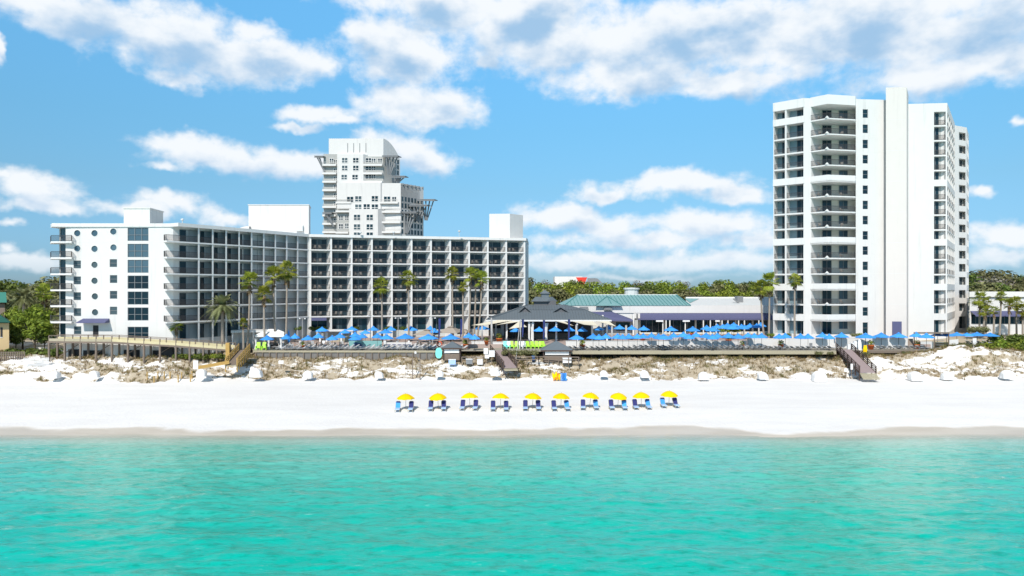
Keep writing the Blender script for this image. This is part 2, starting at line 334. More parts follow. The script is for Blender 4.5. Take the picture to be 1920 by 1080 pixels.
t.put(b.inputs['Roughness'], t.m('MULTIPLY_ADD', wet, -.5, .9)); b.inputs['Specular IOR Level'].default_value = .25
bn = t.n('ShaderNodeBump'); bn.inputs['Strength'].default_value = .5; bn.inputs['Distance'].default_value = .12
t.put(bn.inputs['Height'], t.m('MULTIPLY', t.m('ADD', t.m('ADD', n2, n1), n3), t.m('SUBTRACT', 1, wet))); m.node_tree.links.new(bn.outputs[0], b.inputs['Normal'])
me.materials.append(m); tag(place("ground", me), kind='structure')

# sea ---------------------------------------------------------------
xs = rng((-2500,-300,550), (-300,-75,25), (-75,75,.36), (75,300,25), (300,2500,550)); ys = rng((-600,0,100), (0,34,8.5), (34,86,.2))
def wave(x, y):
    e = sm(80 - y, 0, 22) * .8 + .2
    a = .55 * math.sin(y * .62 + 1.5 * fbm(x, y, .035, 2) + x * .03) * .12
    return e * (a + .20 * fbm(x * .40, y, .55, 3) + .09 * fbm(x * .6 + 9, y, 1.5, 2))
fine = lambda x, y: abs(x) <= 75 and y >= 34
vs = [(x, y, (wave(x, y) * .75 if fine(x, y) else 0) * (1 if y < 78 else .25)) for y in ys for x in xs]; nx = len(xs)
fs = [(j * nx + i, j * nx + i + 1, (j + 1) * nx + i + 1, (j + 1) * nx + i) for j in range(len(ys) - 1) for i in range(nx - 1)]
me = bpy.data.meshes.new("sea"); me.from_pydata(vs, [], fs); me.polygons.foreach_set('use_smooth', [True] * len(fs))
m = bpy.data.materials.new("sea_water"); m.use_nodes = True; t = NT(m.node_tree); b = m.node_tree.nodes['Principled BSDF']
geo = t.n('ShaderNodeNewGeometry'); pos = geo.outputs['Position']; sp = t.n('ShaderNodeSeparateXYZ'); m.node_tree.links.new(pos, sp.inputs[0])
big = t.noise(t.v('MULTIPLY', pos, (.35, 1.1, 0)), .09, 5, .55); mid = t.noise(t.v('MULTIPLY', pos, (.30, 1.2, 0)), .6, 8, .65)
yy = t.m('ADD', sp.outputs[1], t.m('MULTIPLY', t.m('SUBTRACT', big, .5), 22))
deep = t.step(yy, 76, 46)
c = t.mix(deep, (.17, .56, .455, 1), (.0, .49, .385, 1))
c = t.mix(t.m('MULTIPLY', t.step(mid, .46, .70), .38), c, (.0, .34, .25, 1))
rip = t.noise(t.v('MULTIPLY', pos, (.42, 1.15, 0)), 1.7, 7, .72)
c = t.mix(t.m('MULTIPLY', t.step(rip, .50, .38), .65), c, (.0, .29, .21, 1))  # darker green by noise stands in for the shading of ripples
c = t.mix(t.m('MULTIPLY', t.step(rip, .58, .76), .6), c, (.32, .70, .60, 1))  # pale noise peaks are ripple glints painted into the water colour
shore = t.step(t.m('ADD', sp.outputs[1], t.m('MULTIPLY', t.m('SUBTRACT', t.noise(t.v('MULTIPLY', pos, (.2, .3, 0)), .5, 4), .5), 3)), 71.5, 78.5)
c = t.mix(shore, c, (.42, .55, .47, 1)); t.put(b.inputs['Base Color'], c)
b.inputs['Roughness'].default_value = .035; b.inputs['IOR'].default_value = 1.43
h = t.m('ADD', t.noise(t.v('MULTIPLY', pos, (.45, 1, 1)), 1.6, 5, .65), t.m('MULTIPLY', t.noise(t.v('MULTIPLY', pos, (.6, 1, 1)), 4.5, 4, .65), .75))
bn = t.n('ShaderNodeBump'); bn.inputs['Strength'].default_value = .45; bn.inputs['Distance'].default_value = .11; t.put(bn.inputs['Height'], h); m.node_tree.links.new(bn.outputs[0], b.inputs['Normal'])
fo = t.m('SUBTRACT', sp.outputs[1], t.m('MULTIPLY', t.m('SUBTRACT', t.noise(t.v('MULTIPLY', pos, (.05, 0, 0)), 1, 5, .65), .5), 5))
fm = t.m('MULTIPLY', t.step(t.m('ABSOLUTE', t.m('SUBTRACT', fo, 77.6)), .05, .38, 1, 0), t.step(t.noise(t.v('MULTIPLY', pos, (.35, 2, 0)), .8, 5, .7), .50, .62))
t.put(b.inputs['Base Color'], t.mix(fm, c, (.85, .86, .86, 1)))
tr = t.n('ShaderNodeBsdfTransparent'); ms = t.n('ShaderNodeMixShader'); t.put(ms.inputs[0], t.m('MAXIMUM', t.m('MULTIPLY', fm, .85), t.step(t.m('ADD', sp.outputs[1], t.m('MULTIPLY', t.m('SUBTRACT', t.noise(t.v('MULTIPLY', pos, (.25, .4, 0)), .6, 4), .5), 2)), 79.6, 75.2)))
m.node_tree.links.new(tr.outputs[0], ms.inputs[1]); m.node_tree.links.new(b.outputs[0], ms.inputs[2]); m.node_tree.links.new(ms.outputs[0], m.node_tree.nodes['Material Output'].inputs[0])
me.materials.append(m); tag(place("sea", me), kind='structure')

# pool terraces ------------------------------------------------------
DZ, TZ = 5.45, 6.15
dk = MB()
dk.prism([at(476,125.2), at(812,124.9), at(812,134.6), at(470,134.6)], DZ - .18, DZ)
dk.prism([at(812.5,126.6), at(1004,126.6), at(1004,131.2), at(812.5,134.6)], DZ - .19, DZ - .005)
dk.prism([at(1004.5,125.4), at(1566,125.2), at(1566,131.2), at(1004.5,131.2)], DZ - .18, DZ)
dk.prism([at(1566.5,126.4), at(1745,126.6), at(1745,131.2), at(1566.5,131.2)], DZ - .18, DZ - .004)
tag(dk.build("pool_deck", M['deck']), kind='structure')
tag(MB().prism([at(470,134.7), at(812,134.7), at(812,131.3), at(1745,131.3), at(1745,137.5), at(1440,160), at(580,160), at(560,144), at(440,136)], TZ - 1.2, TZ).build("terrace", M['paver']), kind='structure')
tag(MB().prism([at(1745,131.5), at(1990,131.5), at(1990,170), at(1745,170)], TZ - 1.2, TZ - .1).build("lawn", mat("scrub_lawn", (.12,.13,.05), .9, .4, .8)), kind='structure')

# ------------------------------------------------------------------ hotel wings
FLR = [7.7, 10.9, 13.71, 16.52, 19.33, 22.14, 24.95]; RT = 28.1; CEIL = 27.55
FN = ["ground", "second", "third", "fourth", "fifth", "sixth", "top"]
def rail_mesh(L, name="railing", h=1.05, sp=.13, w=.035):
    mb = MB(); mb.box(0, L, -.03, .03, h - .06, h); mb.box(0, L, -.02, .02, .10, .15)
    n = int(L / sp)
    for i in range(n + 1):
        x = i * L / n; mb.box(x - w / 2, x + w / 2, -.015, .015, .15, h - .06)
    return mb.mesh(name, M['rail'])
def poly_rail(pts, z, h=1.05, sp=.14, w=.035):
    mb = MB()
    for a, b in zip(pts, pts[1:]):
        a, b = Vector((*a[:2], z)), Vector((*b[:2], z)); L = (b - a).length; n = max(1, int(L / sp)); up = Vector((0, 0, h))
        mb.bar(a + up, b + up, .05, .06); mb.bar(a + Vector((0, 0, .12)), b + Vector((0, 0, .12)), .04, .05)
        for i in range(n + 1):
            p = a.lerp(b, i / n); mb.bar(p + Vector((0, 0, .12)), p + up, w)
    return mb
def chair_mesh():
    mb = MB()
    mb.box(-.28,.28,-.26,.28,.36,.42)
    mb.add([(-.26,.24,.42),(.26,.24,.42),(.24,.42,.95),(-.24,.42,.95),(-.26,.28,.42),(.26,.28,.42),(.24,.46,.95),(-.24,.46,.95)], [(0,1,2,3),(7,6,5,4),(0,3,7,4),(1,5,6,2),(3,2,6,7),(0,4,5,1)])
    for x in (-.26, .26):
        mb.bar((x,-.24,0),(x,-.24,.62),.04); mb.bar((x,.26,0),(x,.26,.62),.04); mb.bar((x,-.26,.62),(x,.30,.62),.05)
    return mb.mesh("balcony_chair", mat("wicker_grey", (.20,.185,.17), .8, .2, 8))
CHAIR = chair_mesh()

C0 = Vector((*at(325, 122.2),)); A_dir = Vector((.538, .843)); A_in = Vector((-.843, .538)); DEP = 1.7
A0 = C0 - A_in * DEP
B0 = Vector(at(582, 145.5)); B1 = Vector(at(983.5, 156.6)); LB = (B1 - B0).length; B_dir = (B1 - B0) / LB; B_in = Vector((-B_dir.y, B_dir.x))
def u_of(px, A, d):
    kk = (px - CX) / F_PX; return (kk * A.y - A.x) / (d.x - kk * d.y)
LA = u_of(578, A0, A_dir)
def balcony_wing(root, A, d, fins, glass_l, glass_r, curtain, wide_first=False, name="", chairs=False, slab_poly=None, skip=(), skew=0, cmat='curtain', always=False):
    n = Vector((-d.y, d.x)); rz = math.atan2(d.y, d.x); rl = root.location
    q0 = lambda u, w, z: (A.x + d.x * u + n.x * w, A.y + d.y * u + n.y * w, z)
    q = lambda u, w, z: q0(u + skew * max(0, w), w, z)
    loc = lambda u, w, z: Vector(q(u, w, z)) - rl
    L = fins[-1]
    for i, u in enumerate(fins):
        if i == 0 and wide_first: continue
        MB().pbox(q, u - .17, u + .17, 0, DEP, 5, CEIL).build("fin", M['white2'], root)
    for z in FLR[1:]:
        pts = slab_poly or [(-.1, -.06), (L + .12, -.06), (L + .12, DEP), (-.1 + min(0, skew * DEP), DEP)]
        MB().prism([q0(u, w, 0) for u, w in pts], z - .24, z).build("floor_slab", M['white2'], root)
    cache = {}
    for k, z in enumerate(FLR):
        hgt = (FLR[k + 1] - .24 if k < 6 else CEIL) - z
        for i, (u0, u1) in enumerate(zip(fins, fins[1:])):
            W_ = u1 - u0 - .34
            key = (round(W_, 2), round(hgt, 2))
            if key not in cache:
                a, b2 = glass_l * W_, glass_r * W_
                gm = MB().box(a, b2, -.06, 0, .04, hgt - .35); fm = MB()
                for x in (a, (a + b2) / 2, b2): fm.box(x - .035, x + .035, -.10, -.06, .04, hgt - .35)
                fm.box(a, b2, -.10, -.06, hgt - .40, hgt - .32)
                cm = MB().box(a + curtain[0] * (b2 - a), a + curtain[1] * (b2 - a), -.075, -.062, .06, hgt - .42)
                cache[key] = (gm.mesh("sliding_door", M['glass']), fm.mesh("door_frame", M['frame']), cm.mesh("curtain", M[cmat]), rail_mesh(W_))
            gm, fm, cm, rm = cache[key]
            o = place("sliding_door", gm, root, loc(u0 + .17, DEP, z), rz); place("door_frame", fm, o)
            if always or random.random() < (.25 if k < 2 else .8):
                sc = 1 if always else random.choice((.7, 1, 1)); place("curtain", cm, o, (0, 0, 0), 0, (sc, 1, 1))
            if k > 0: place("railing", rm, root, loc(u0 + .17, .10, z), rz)
            if chairs and k > 0 and (i, k) not in skip:
                for s, f in (("left", .24), ("right", .52)):
                    c = place("balcony_chair", CHAIR, None, q(u0 + .17 + W_ * f, .75, z), rz + random.uniform(-.5, .5))
                    tag(c, "%s-hand wicker chair on the %s-floor balcony, %s bay of the middle wing" % (s, FN[k], nth(i)), "chair", "wicker chairs on the middle wing balconies")
    return q0

# left wing: end wall with portholes, long balcony front turned to the pool
HA = empty("hotel_wing", (C0.x, C0.y, 5), 0, "left white hotel wing with round portholes in its end wall, joined at an angle", "hotel")
pE0, pE1 = at(123, 122.2), tuple(C0)
s_e = 122.2 / F_PX; ue = lambda cx_: (cx_ / 3.176 - 123) * s_e; ze = lambda cy: CZ - (380 + cy / 3.176 - HZ) * s_e
holes = []; wins = []
for (x, y) in ((460,182),(563,182),(675,172),(460,273),(563,275),(676,267),(563,370),(563,465),(565,558),(566,653)): wins.append(('round', ue(x), ze(y), .62, .62))
for (x, y) in ((460,368),(675,360),(460,463),(676,455),(460,557),(676,549),(461,652),(676,643),(462,760)): wins.append(('sq', ue(x), ze(y), .66, .70))
for (y0, y1) in ((150,228),(245,325),(340,418),(434,513),(529,607),(624,702),(739,808)): wins.append(('big', ue(822), ze((y0 + y1) / 2), (885 - 760) / 3.176 * s_e / 2, (y1 - y0) / 3.176 * s_e / 2))
door = (ue(570), ze(764), .5, 1.0)
for (kd, u, z, a, b_) in wins: holes.append((u - a, u + a, z - b_, z + b_))
holes.append((door[0] - door[2], door[0] + door[2], door[1] - door[3], door[1] + door[3]))
wb = MB(); qe = wb.wall(pE0, pE1, 4, RT, holes, .16)
for (kd, u, z, a, b_) in wins:
    if kd == 'round':                                    # fill the square opening down to a porthole
        N = 32
        for j in range(N):
            t0, t1 = 2 * math.pi * j / N, 2 * math.pi * (j + 1) / N
            sq = lambda t_: (math.cos(t_) / max(abs(math.cos(t_)), abs(math.sin(t_))), math.sin(t_) / max(abs(math.cos(t_)), abs(math.sin(t_))))
            s0, s1 = sq(t0), sq(t1); r = .58
            wb.quad(qe(u + a * s0[0], 0, z + a * s0[1]), qe(u + a * s1[0], 0, z + a * s1[1]), qe(u + r * math.cos(t1), 0, z + r * math.sin(t1)), qe(u + r * math.cos(t0), 0, z + r * math.sin(t0)))
            wb.quad(qe(u + r * math.cos(t0), 0, z + r * math.sin(t0)), qe(u + r * math.cos(t1), 0, z + r * math.sin(t1)), qe(u + r * math.cos(t1), .16, z + r * math.sin(t1)), qe(u + r * math.cos(t0), .16, z + r * math.sin(t0)))
# body behind: back wall of the balconies, roof, left side
bodyA = [C0 + A_dir * 0.02 + A_in * .02, Vector(at(577, 147.4)), Vector(at(560, 160)), Vector(at(150, 146)), Vector(at(124.5, 122.9))]
wb.prism(bodyA, 4, RT - .25)
wallA = wb.build("end_wall", M['white'], HA)
for zz in FLR[1:]:                                               # joint lines cast in the wall, broken by the tall windows
    for a_, b_ in ((.02, ue(757)), (ue(889), (C0.x - pE0[0]) - .02)): MB().pbox(qe, a_, b_, -.012, .01, zz - .06, zz + .02).build("joint", M['offwhite'], wallA)
for (kd, u, z, a, b_) in wins:
    fr = MB()
    if kd == 'round':
        N = 28
        for j in range(N):
            t0, t1 = 2 * math.pi * j / N, 2 * math.pi * (j + 1) / N
            pt = lambda r, w, t_: qe(u + r * math.cos(t_), w, z + r * math.sin(t_))
            fr.quad(pt(.66, -.03, t0), pt(.66, -.03, t1), pt(.56, -.03, t1), pt(.56, -.03, t0)); fr.quad(pt(.66, 0, t0), pt(.66, 0, t1), pt(.66, -.03, t1), pt(.66, -.03, t0)); fr.quad(pt(.56, -.03, t0), pt(.56, -.03, t1), pt(.56, .14, t1), pt(.56, .14, t0))
        pn = MB().add([qe(u + .58 * math.cos(2 * math.pi * j / 24), .14, z + .58 * math.sin(2 * math.pi * j / 24)) for j in range(24)], [tuple(range(24))])
        g_ = 'blueglass' if z > 21 else 'curtain'
    else:
        for x in ([-a + .04, a - .04] + ([-a / 3, a / 3] if kd == 'big' else [])): fr.pbox(qe, u + x - .04, u + x + .04, .05, .13, z - b_, z + b_)
        for y in (-b_ + .04, 0 if kd == 'sq' else -.08, b_ - .04): fr.pbox(qe, u - a, u + a, .06, .125, z + y - .035, z + y + .035)
        pn = MB().add([qe(u - a, .135, z - b_), qe(u + a, .135, z - b_), qe(u + a, .135, z + b_), qe(u - a, .135, z + b_)], [(0, 1, 2, 3)])
        g_ = ('blueglass' if z > 18 else 'glass') if kd == 'big' else ('curtain' if kd == 'sq' else 'glass')
    o = fr.build("window" if kd != 'round' else "porthole", M['frame'] if kd != 'round' else M['offwhite'], HA); pn.build("pane", M[g_], o)
dr = MB().pbox(qe, door[0] - door[2], door[0] + door[2], .08, .14, door[1] - door[3], door[1] + door[3]).build("door", M['dark'], HA)
aw = MB(); ua, ub, zt, zb = ue(487), ue(655), ze(690), ze(714)
aw.add([qe(ua + .25, 0, zt), qe(ub - .1, 0, zt), qe(ub, -1.6, zb + .1), qe(ua, -1.6, zb + .1), qe(ua + .25, 0, zb), qe(ub - .1, 0, zb), qe(ub, -1.6, zb - .02), qe(ua, -1.6, zb - .02)], [(0,3,2,1),(4,5,6,7),(3,7,6,2),(0,4,7,3),(1,2,6,5)])
aw.build("awning", M['purple'], HA)
slabA = [(-2.25, -.06), (LA + .1, -.06), (LA + .1, DEP), (0.05, DEP), (-.9, DEP + 1.2), (-2.25, 1.0)]
finsA = [-.2] + [u_of(p, A0, A_dir) for p in (372.6,)]; finsA += [finsA[1] + (LA - finsA[1]) * i / 9 for i in range(1, 10)]
qA = balcony_wing(HA, A0, A_dir, finsA, .0, .985, (.34, .99), True, slab_poly=slabA, skew=.68, cmat='sheer', always=True)
for k_, z in enumerate(FLR):                                   # drawn curtains that fill the rest of each bay of the angled front
    hgt = (FLR[k_ + 1] - .24 if k_ < 6 else CEIL) - z
    u0 = finsA[0]
    if k_: poly_rail([qA(u0 + .2, .1, 0), qA(-2.15, .1, 0), qA(-2.15, 1.0, 0), qA(-.95, DEP + 1.1, 0)], z).build("railing", M['rail'], HA)
for p0, p1, y0, y1 in ((128, 150, 655, 676), (156, 192, 657, 677), (232, 262, 656, 676), (286, 300, 657, 676)):  # near-black panels on the wall for the shade under the boardwalk
    MB().prism([at(p0, 122.1), at(p1, 122.1), at(p1, 122.18), at(p0, 122.18)], zat(y1, 122), zat(y0, 122)).build("shade_panel", M['dark'], HA)
rf = MB(); e_ = Vector(at(98, 121.6))
rf.prism([Vector(at(95, 123.6)), e_, Vector(at(131, 121.9)), Vector((pE1[0] - .6, 122.02)), qA(-.35, -.35, 0), qA(LA + .15, -.35, 0), Vector(at(579, 149)), Vector(at(556, 161)), Vector(at(146, 147)), Vector(at(118, 127))], CEIL, RT + .06)
rf.build("roof", M['white2'], HA)
for k_, z in enumerate(FLR[1:]):                               # wrap balconies on the far left corner
    MB().prism([at(94, 125), at(95.5, 121.4), at(134, 121.1), at(136, 122.19), at(125, 122.19), at(124, 125)], z - .28, z).build("balcony_slab", M['white2'], HA)
    poly_rail([at(94.5, 124.8), at(96, 121.5), at(133.5, 121.2), at(135, 122.1)], z).build("railing", M['rail'], HA)
for k_, z in enumerate(FLR):
    h_ = (FLR[k_ + 1] - .28 if k_ < 6 else CEIL)
    MB().prism([at(111, 124.6), at(124.3, 124.6), at(124.3, 125.4), at(111, 125.4)], z, h_).build("corner_glazing", M['blueglass'] if k_ > 3 else M['glass'], HA)
    MB().prism([at(111.5, 124.45), at(113, 124.45), at(113, 124.58), at(111.5, 124.58)], z, h_).build("mullion", M['white2'], HA)
for (p0, p1, y0, Y, bk, nm) in ((232, 281, 391, 126, 6, "lift_housing"), (466, 579, 384.5, 150, 6, "plant_room")):
    x0, x1 = at(p0, Y)[0], at(p1, Y)[0]; z1 = zat(y0, Y); sh_ = -.6 if nm[0] == 'l' else -1.4
    mb = MB().prism([(x0, Y), (x1, Y), (x1 + sh_, Y + bk), (x0 + sh_, Y + bk)], RT - .4, z1); mb.prism([(x0 - .12, Y - .12), (x1 + .12, Y - .12), (x1 + sh_ + .15, Y + bk + .1), (x0 + sh_ - .1, Y + bk + .1)], z1 - .02, z1 + .14)
    mb.build(nm, M['offwhite'] if nm[0] == 'l' else M['white'], HA)
mb = MB(); Y = 149; N = 10
vt = [(at(430 + 3.7 * i, Y)[0], zat(436 - 12 * math.sin(math.pi / 2 * i / N), Y)) for i in range(N + 1)]
mb.add([(x, Y, z) for x, z in vt] + [(x, Y + 5, z) for x, z in vt] + [(vt[0][0], Y, RT - .4), (vt[-1][0], Y, RT - .4)], [(i, i + 1, i + 1 + N + 1, i + N + 1) for i in range(N)] + [list(range(N + 1)) + [2 * N + 3, 2 * N + 2]])
mb.build("curved_parapet", M['white'], HA)
v_ = P(561, 427, 149.4); MB().box(v_.x - .75, v_.x + .75, 149.4, 149.97, v_.z - .7, v_.z + .5).build("louvre", M['palegrey'], HA)

# middle wing
HB = empty("hotel_wing", (B0.x, B0.y, 5), 0, "middle white hotel wing, seven storeys of balconies facing the blue umbrellas", "hotel")
finsB = [LB * i / 11 for i in range(12)]
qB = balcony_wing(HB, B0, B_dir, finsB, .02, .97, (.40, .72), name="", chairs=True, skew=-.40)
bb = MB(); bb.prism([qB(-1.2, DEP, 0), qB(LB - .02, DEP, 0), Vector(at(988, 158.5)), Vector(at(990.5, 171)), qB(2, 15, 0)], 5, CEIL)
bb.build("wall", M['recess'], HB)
MB().prism([qB(LB + .16, .4, 0), Vector(at(988.4, 158.8)), Vector(at(991, 171)), qB(LB - .4, 14, 0)], 5, CEIL + .02).build("gable_wall", M['white2'], HB)
MB().prism([qB(-.25, -.35, 0), qB(LB + .3, -.35, 0), Vector(at(989, 158.5)), Vector(at(991.3, 172)), qB(2, 16, 0)], CEIL, RT + .02).build("roof", M['white2'], HB)
Y = 158; x0, x1 = at(917.5, Y)[0], at(956, Y)[0]; z1 = zat(401, Y)
MB().prism([(x0, Y), (x1, Y - .5), (at(981, Y)[0], Y + 3), (x0 + 3, Y + 8)], RT - .3, z1).build("lift_housing", M['white'], HB)
MB().prism([qB(.2, -.9, 0), qB(3.3, -.9, 0), qB(3.3, .3, 0), qB(.2, .3, 0)], 10.0, 10.6).build("awning", M['purple'], HB)
for px, py, Y, h_ in ((342, 417, 124, 1.0), (517, 434, 147, .8), (738, 443, 148, .7), (861, 446, 151, 1.2), (676, 441, 147, .6)):
    p = P(px, py, Y); o = MB(); o.tube([(p.x, p.y, RT), (p.x, p.y, RT + h_)], .07); o.lathe([(.02, 0), (.28, .1), (.28, .3), (.02, .45)], 10, (p.x, p.y, RT + h_ - .3))
    o.build("roof_vent", M['palegrey'], HA if px < 580 else HB)

# ------------------------------------------------------------------ right tower
TW = empty("condo_tower", (*at(1630, 141), 6), 0, "fifteen-storey white condominium tower with stacked balconies, tallest building at right", "tower")
TF = [7.55 + 3.04 * i for i in range(15)]; TT = 54.6
TV = lambda px, Y: Vector(at(px, Y))
tA0, tA1, tB0, tB1 = TV(1450, 141.8), TV(1508, 137.9), TV(1518, 138), TV(1606, 138.2)
tC1 = TV(1661.5, 138.9); tD0, tD1 = TV(1702, 142.3), TV(1776, 141.5)
d1 = Vector((.588, .809)); tE0 = tD1 + d1 * 21.7; tE1 = Vector(at(1812.5, tE0.y + 2.2)); tG = tE1 + d1 * 9
SOLIDB = {13 - 3 - 0: 0}
solid_b = {15 - 5, 15 - 9, 15 - 12, 15 - 14}          # floor index (0 = ground) whose balcony front is a solid band
solid_a = solid_b | {14}
SKW = Vector((.65, .76))
def recess_wall(p0, p1, spans, solid, depth, floors=TF, top=TT, mat_back='recess', doors=(), rails=True, rail_in=.12, ph=1.02, skew=None):
    """wall with one recessed balcony per span and floor; doors = (f0, f1, head, key) on the back of each span"""
    mb = MB(); holes = []
    for k_, z in enumerate(floors):
        for (a, b_) in spans: holes.append((a, b_, z + (ph if k_ in solid else .0), z + 3.04 - .30))
    q = mb.wall(p0, p1, 5, top, holes, depth, False, skew)
    bk = MB()
    for (a, b_, c_, e_) in holes: bk.add([q(a, depth, c_), q(b_, depth, c_), q(b_, depth, e_), q(a, depth, e_)], [(0, 1, 2, 3)])
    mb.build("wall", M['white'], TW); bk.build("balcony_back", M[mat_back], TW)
    d_ = (Vector(p1) - Vector(p0)).normalized(); rz = math.atan2(d_.y, d_.x)
    for si, (a, b_) in enumerate(spans):
        rm = rail_mesh(b_ - a - .02) if rails else None
        for k_, z in enumerate(floors):
            for (f0, f1, head, key) in doors[si]:
                o = MB().pbox(q, a + f0 * (b_ - a), a + f1 * (b_ - a), depth - .08, depth - .01, z + (.05 if head > 0 else 1.0), z + abs(head)).build("sliding_door" if head > 0 else "window", M[key], TW)
                fr = MB()
                for u in (f0, (f0 + f1) / 2, f1): fr.pbox(q, a + u * (b_ - a) - .035, a + u * (b_ - a) + .035, depth - .12, depth - .085, z + (.05 if head > 0 else 1.0), z + abs(head))
                fr.pbox(q, a + f0 * (b_ - a), a + f1 * (b_ - a), depth - .121, depth - .084, z + abs(head) - .07, z + abs(head) + .01)
                fr.build("frame", M['frame'], o)
            if rails and k_ not in solid and k_ > 0:
                v = Vector(q(a + .01, rail_in, z)) - TW.location; place("railing", rm, TW, v, rz)
    return q
LAa = (tA1 - tA0).length; sa = LAa / 58
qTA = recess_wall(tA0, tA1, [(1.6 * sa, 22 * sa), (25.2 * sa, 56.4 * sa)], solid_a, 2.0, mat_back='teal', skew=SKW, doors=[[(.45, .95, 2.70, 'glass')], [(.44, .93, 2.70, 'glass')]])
MB().wall(tA1, tB0, 5, TT).__class__
w_ = MB(); w_.wall(tA1, tB0, 5, TT); w_.wall(tA0 + d1 * 25, tA0, 5, TT); w_.build("wall", M['white'], TW)
for k_ in solid_a:                                             # solid fronts stand a little proud
    z = TF[k_]; MB().pbox(qTA, -.05, LAa + .02, -.10, -.005, z - .32, z + 1.02).build("parapet", M['white2'], TW)
MB().pbox(qTA, -.05, LAa + .02, -.10, -.005, TF[14] + 2.74, TT + .02).build("parapet", M['white2'], TW)
# balcony stack with the bent front
LBb = (tB1 - tB0).length
qTB = recess_wall(tB0, tB1, [(.35, LBb - .15)], set(), 2.5, mat_back='beige', skew=(.75, .66), doors=[[(.06, .26, 2.72, 'glass'), (.44, .63, -2.66, 'blueglass')]], rails=False)
prow = [tB0 + Vector((.15, -.01)), TV(1552, 135.6), TV(1604, 136.8), tB1 + Vector((-.12, -.01))]
for k_, z in enumerate(TF):
    if k_ == 0: continue
    MB().prism(prow, z - .24, z - .02).build("balcony_slab", M['white2'], TW)
    if k_ in solid_b:
        c_ = sum(prow, Vector((0, 0))) / 4; mb = MB()
        for a, b_ in zip(prow, prow[1:]):
            a2, b2 = a + (c_ - a).normalized() * .2, b_ + (c_ - b_).normalized() * .2
            mb.prism([a, b_, b2, a2], z - .32, z + 1.04)
        mb.build("parapet", M['white2'], TW)
    else:
        ins = [p + (Vector((tB0.lerp(tB1, .5).x, 139)) - p).normalized() * .12 for p in prow]
        poly_rail(ins, z - .02).build("railing", M['rail'], TW)
        p = prow[1].lerp(prow[2], -.02); mb = MB(); mb.add([(p.x - .42, p.y - .01, z - .02), (p.x + .42, p.y - .01, z - .02), (p.x, p.y - .01, z + .42), (p.x - .42, p.y + .12, z - .02), (p.x + .42, p.y + .12, z - .02), (p.x, p.y + .12, z + .42)], [(0,1,2),(5,4,3),(0,2,5,3),(1,4,5,2)]); mb.build("scupper", M['white2'], TW)
        for s, f in (("left", .18), ("right", .66)):
            pp = prow[0].lerp(tB1, f); c = place("balcony_chair", CHAIR, None, (pp.x, pp.y - .45, z - .02), random.uniform(-.6, .6))
            tag(c, "%s-hand dark chair on the bent-front tower balcony, %s floor" % (s, nth(k_)), "chair", "chairs on the tower balconies")
MB().prism(prow, TF[14] + 2.74, TT + .1).build("parapet", M['white2'], TW)
# window wall, shaft, right part
LC = (tC1 - tB1).length; uc = lambda px: (px - 1606) / 55.5 * LC
hc = [(uc(1617.6), uc(1627.4), 51.64 - 3.04 * i - .85, 51.64 - 3.04 * i + .85) for i in range(14)] + [(uc(1617.6), uc(1627.4), 7.7, 9.95)]
wc = MB(); qTC = wc.wall(tB1, tC1, 5, TT - .1, hc, .2); wc.build("wall", M['white'], TW)
for h_ in hc:
    fr = MB()
    for u in (h_[0] + .03, h_[1] - .03): fr.pbox(qTC, u - .03, u + .03, .08, .17, h_[2], h_[3])
    for z in (h_[2] + .03, (h_[2] + h_[3]) / 2, h_[3] - .03): fr.pbox(qTC, h_[0], h_[1], .09, .165, z - .03, z + .03)
    o = fr.build("window", M['frame'], TW); MB().add([qTC(h_[0], .18, h_[2]), qTC(h_[1], .18, h_[2]), qTC(h_[1], .18, h_[3]), qTC(h_[0], .18, h_[3])], [(0,1,2,3)]).build("pane", M['glass'], o)
for z_ in TF[1:]:
    MB().pbox(qTC, uc(1630.5), LC - .05, -.012, .01, z_ - .05, z_ + .04).build("joint", M['offwhite'], TW)
MB().pbox(qTC, uc(1629.3), uc(1629.9), -.02, .01, 5, TT - .15).build("joint", M['offwhite'], TW)
sh = [TV(1661, 137.2), TV(1700, 137.0), TV(1703.4, 142.6), TV(1665, 143)]
MB().prism(sh, 5, 56.5).build("shaft", M['shaft'], TW)
for z_ in TF[2::2]: MB().prism([sh[0] + Vector((.02, -.008)), sh[1] + Vector((-.02, -.008)), sh[1] + Vector((-.02, .1)), sh[0] + Vector((.02, .1))], z_ - .03, z_ + .03).build("joint", M['offwhite'], TW)
sdz = MB(); sdz.box(sh[0].x + 1.2, sh[0].x + 3.0, 136.95, 137.15, 7.1, 10.2); sdz.build("shaft_door", M['purple'], TW)
LD = (tD1 - tD0).length; ud = lambda px: (px - 1702) / 74 * LD
qTD = recess_wall(tD0, tD1, [(ud(1751.5), ud(1773.3))], solid_b | {1}, 1.0, mat_back='concrete', doors=[[(.0, .58, 2.68, 'glass')]])
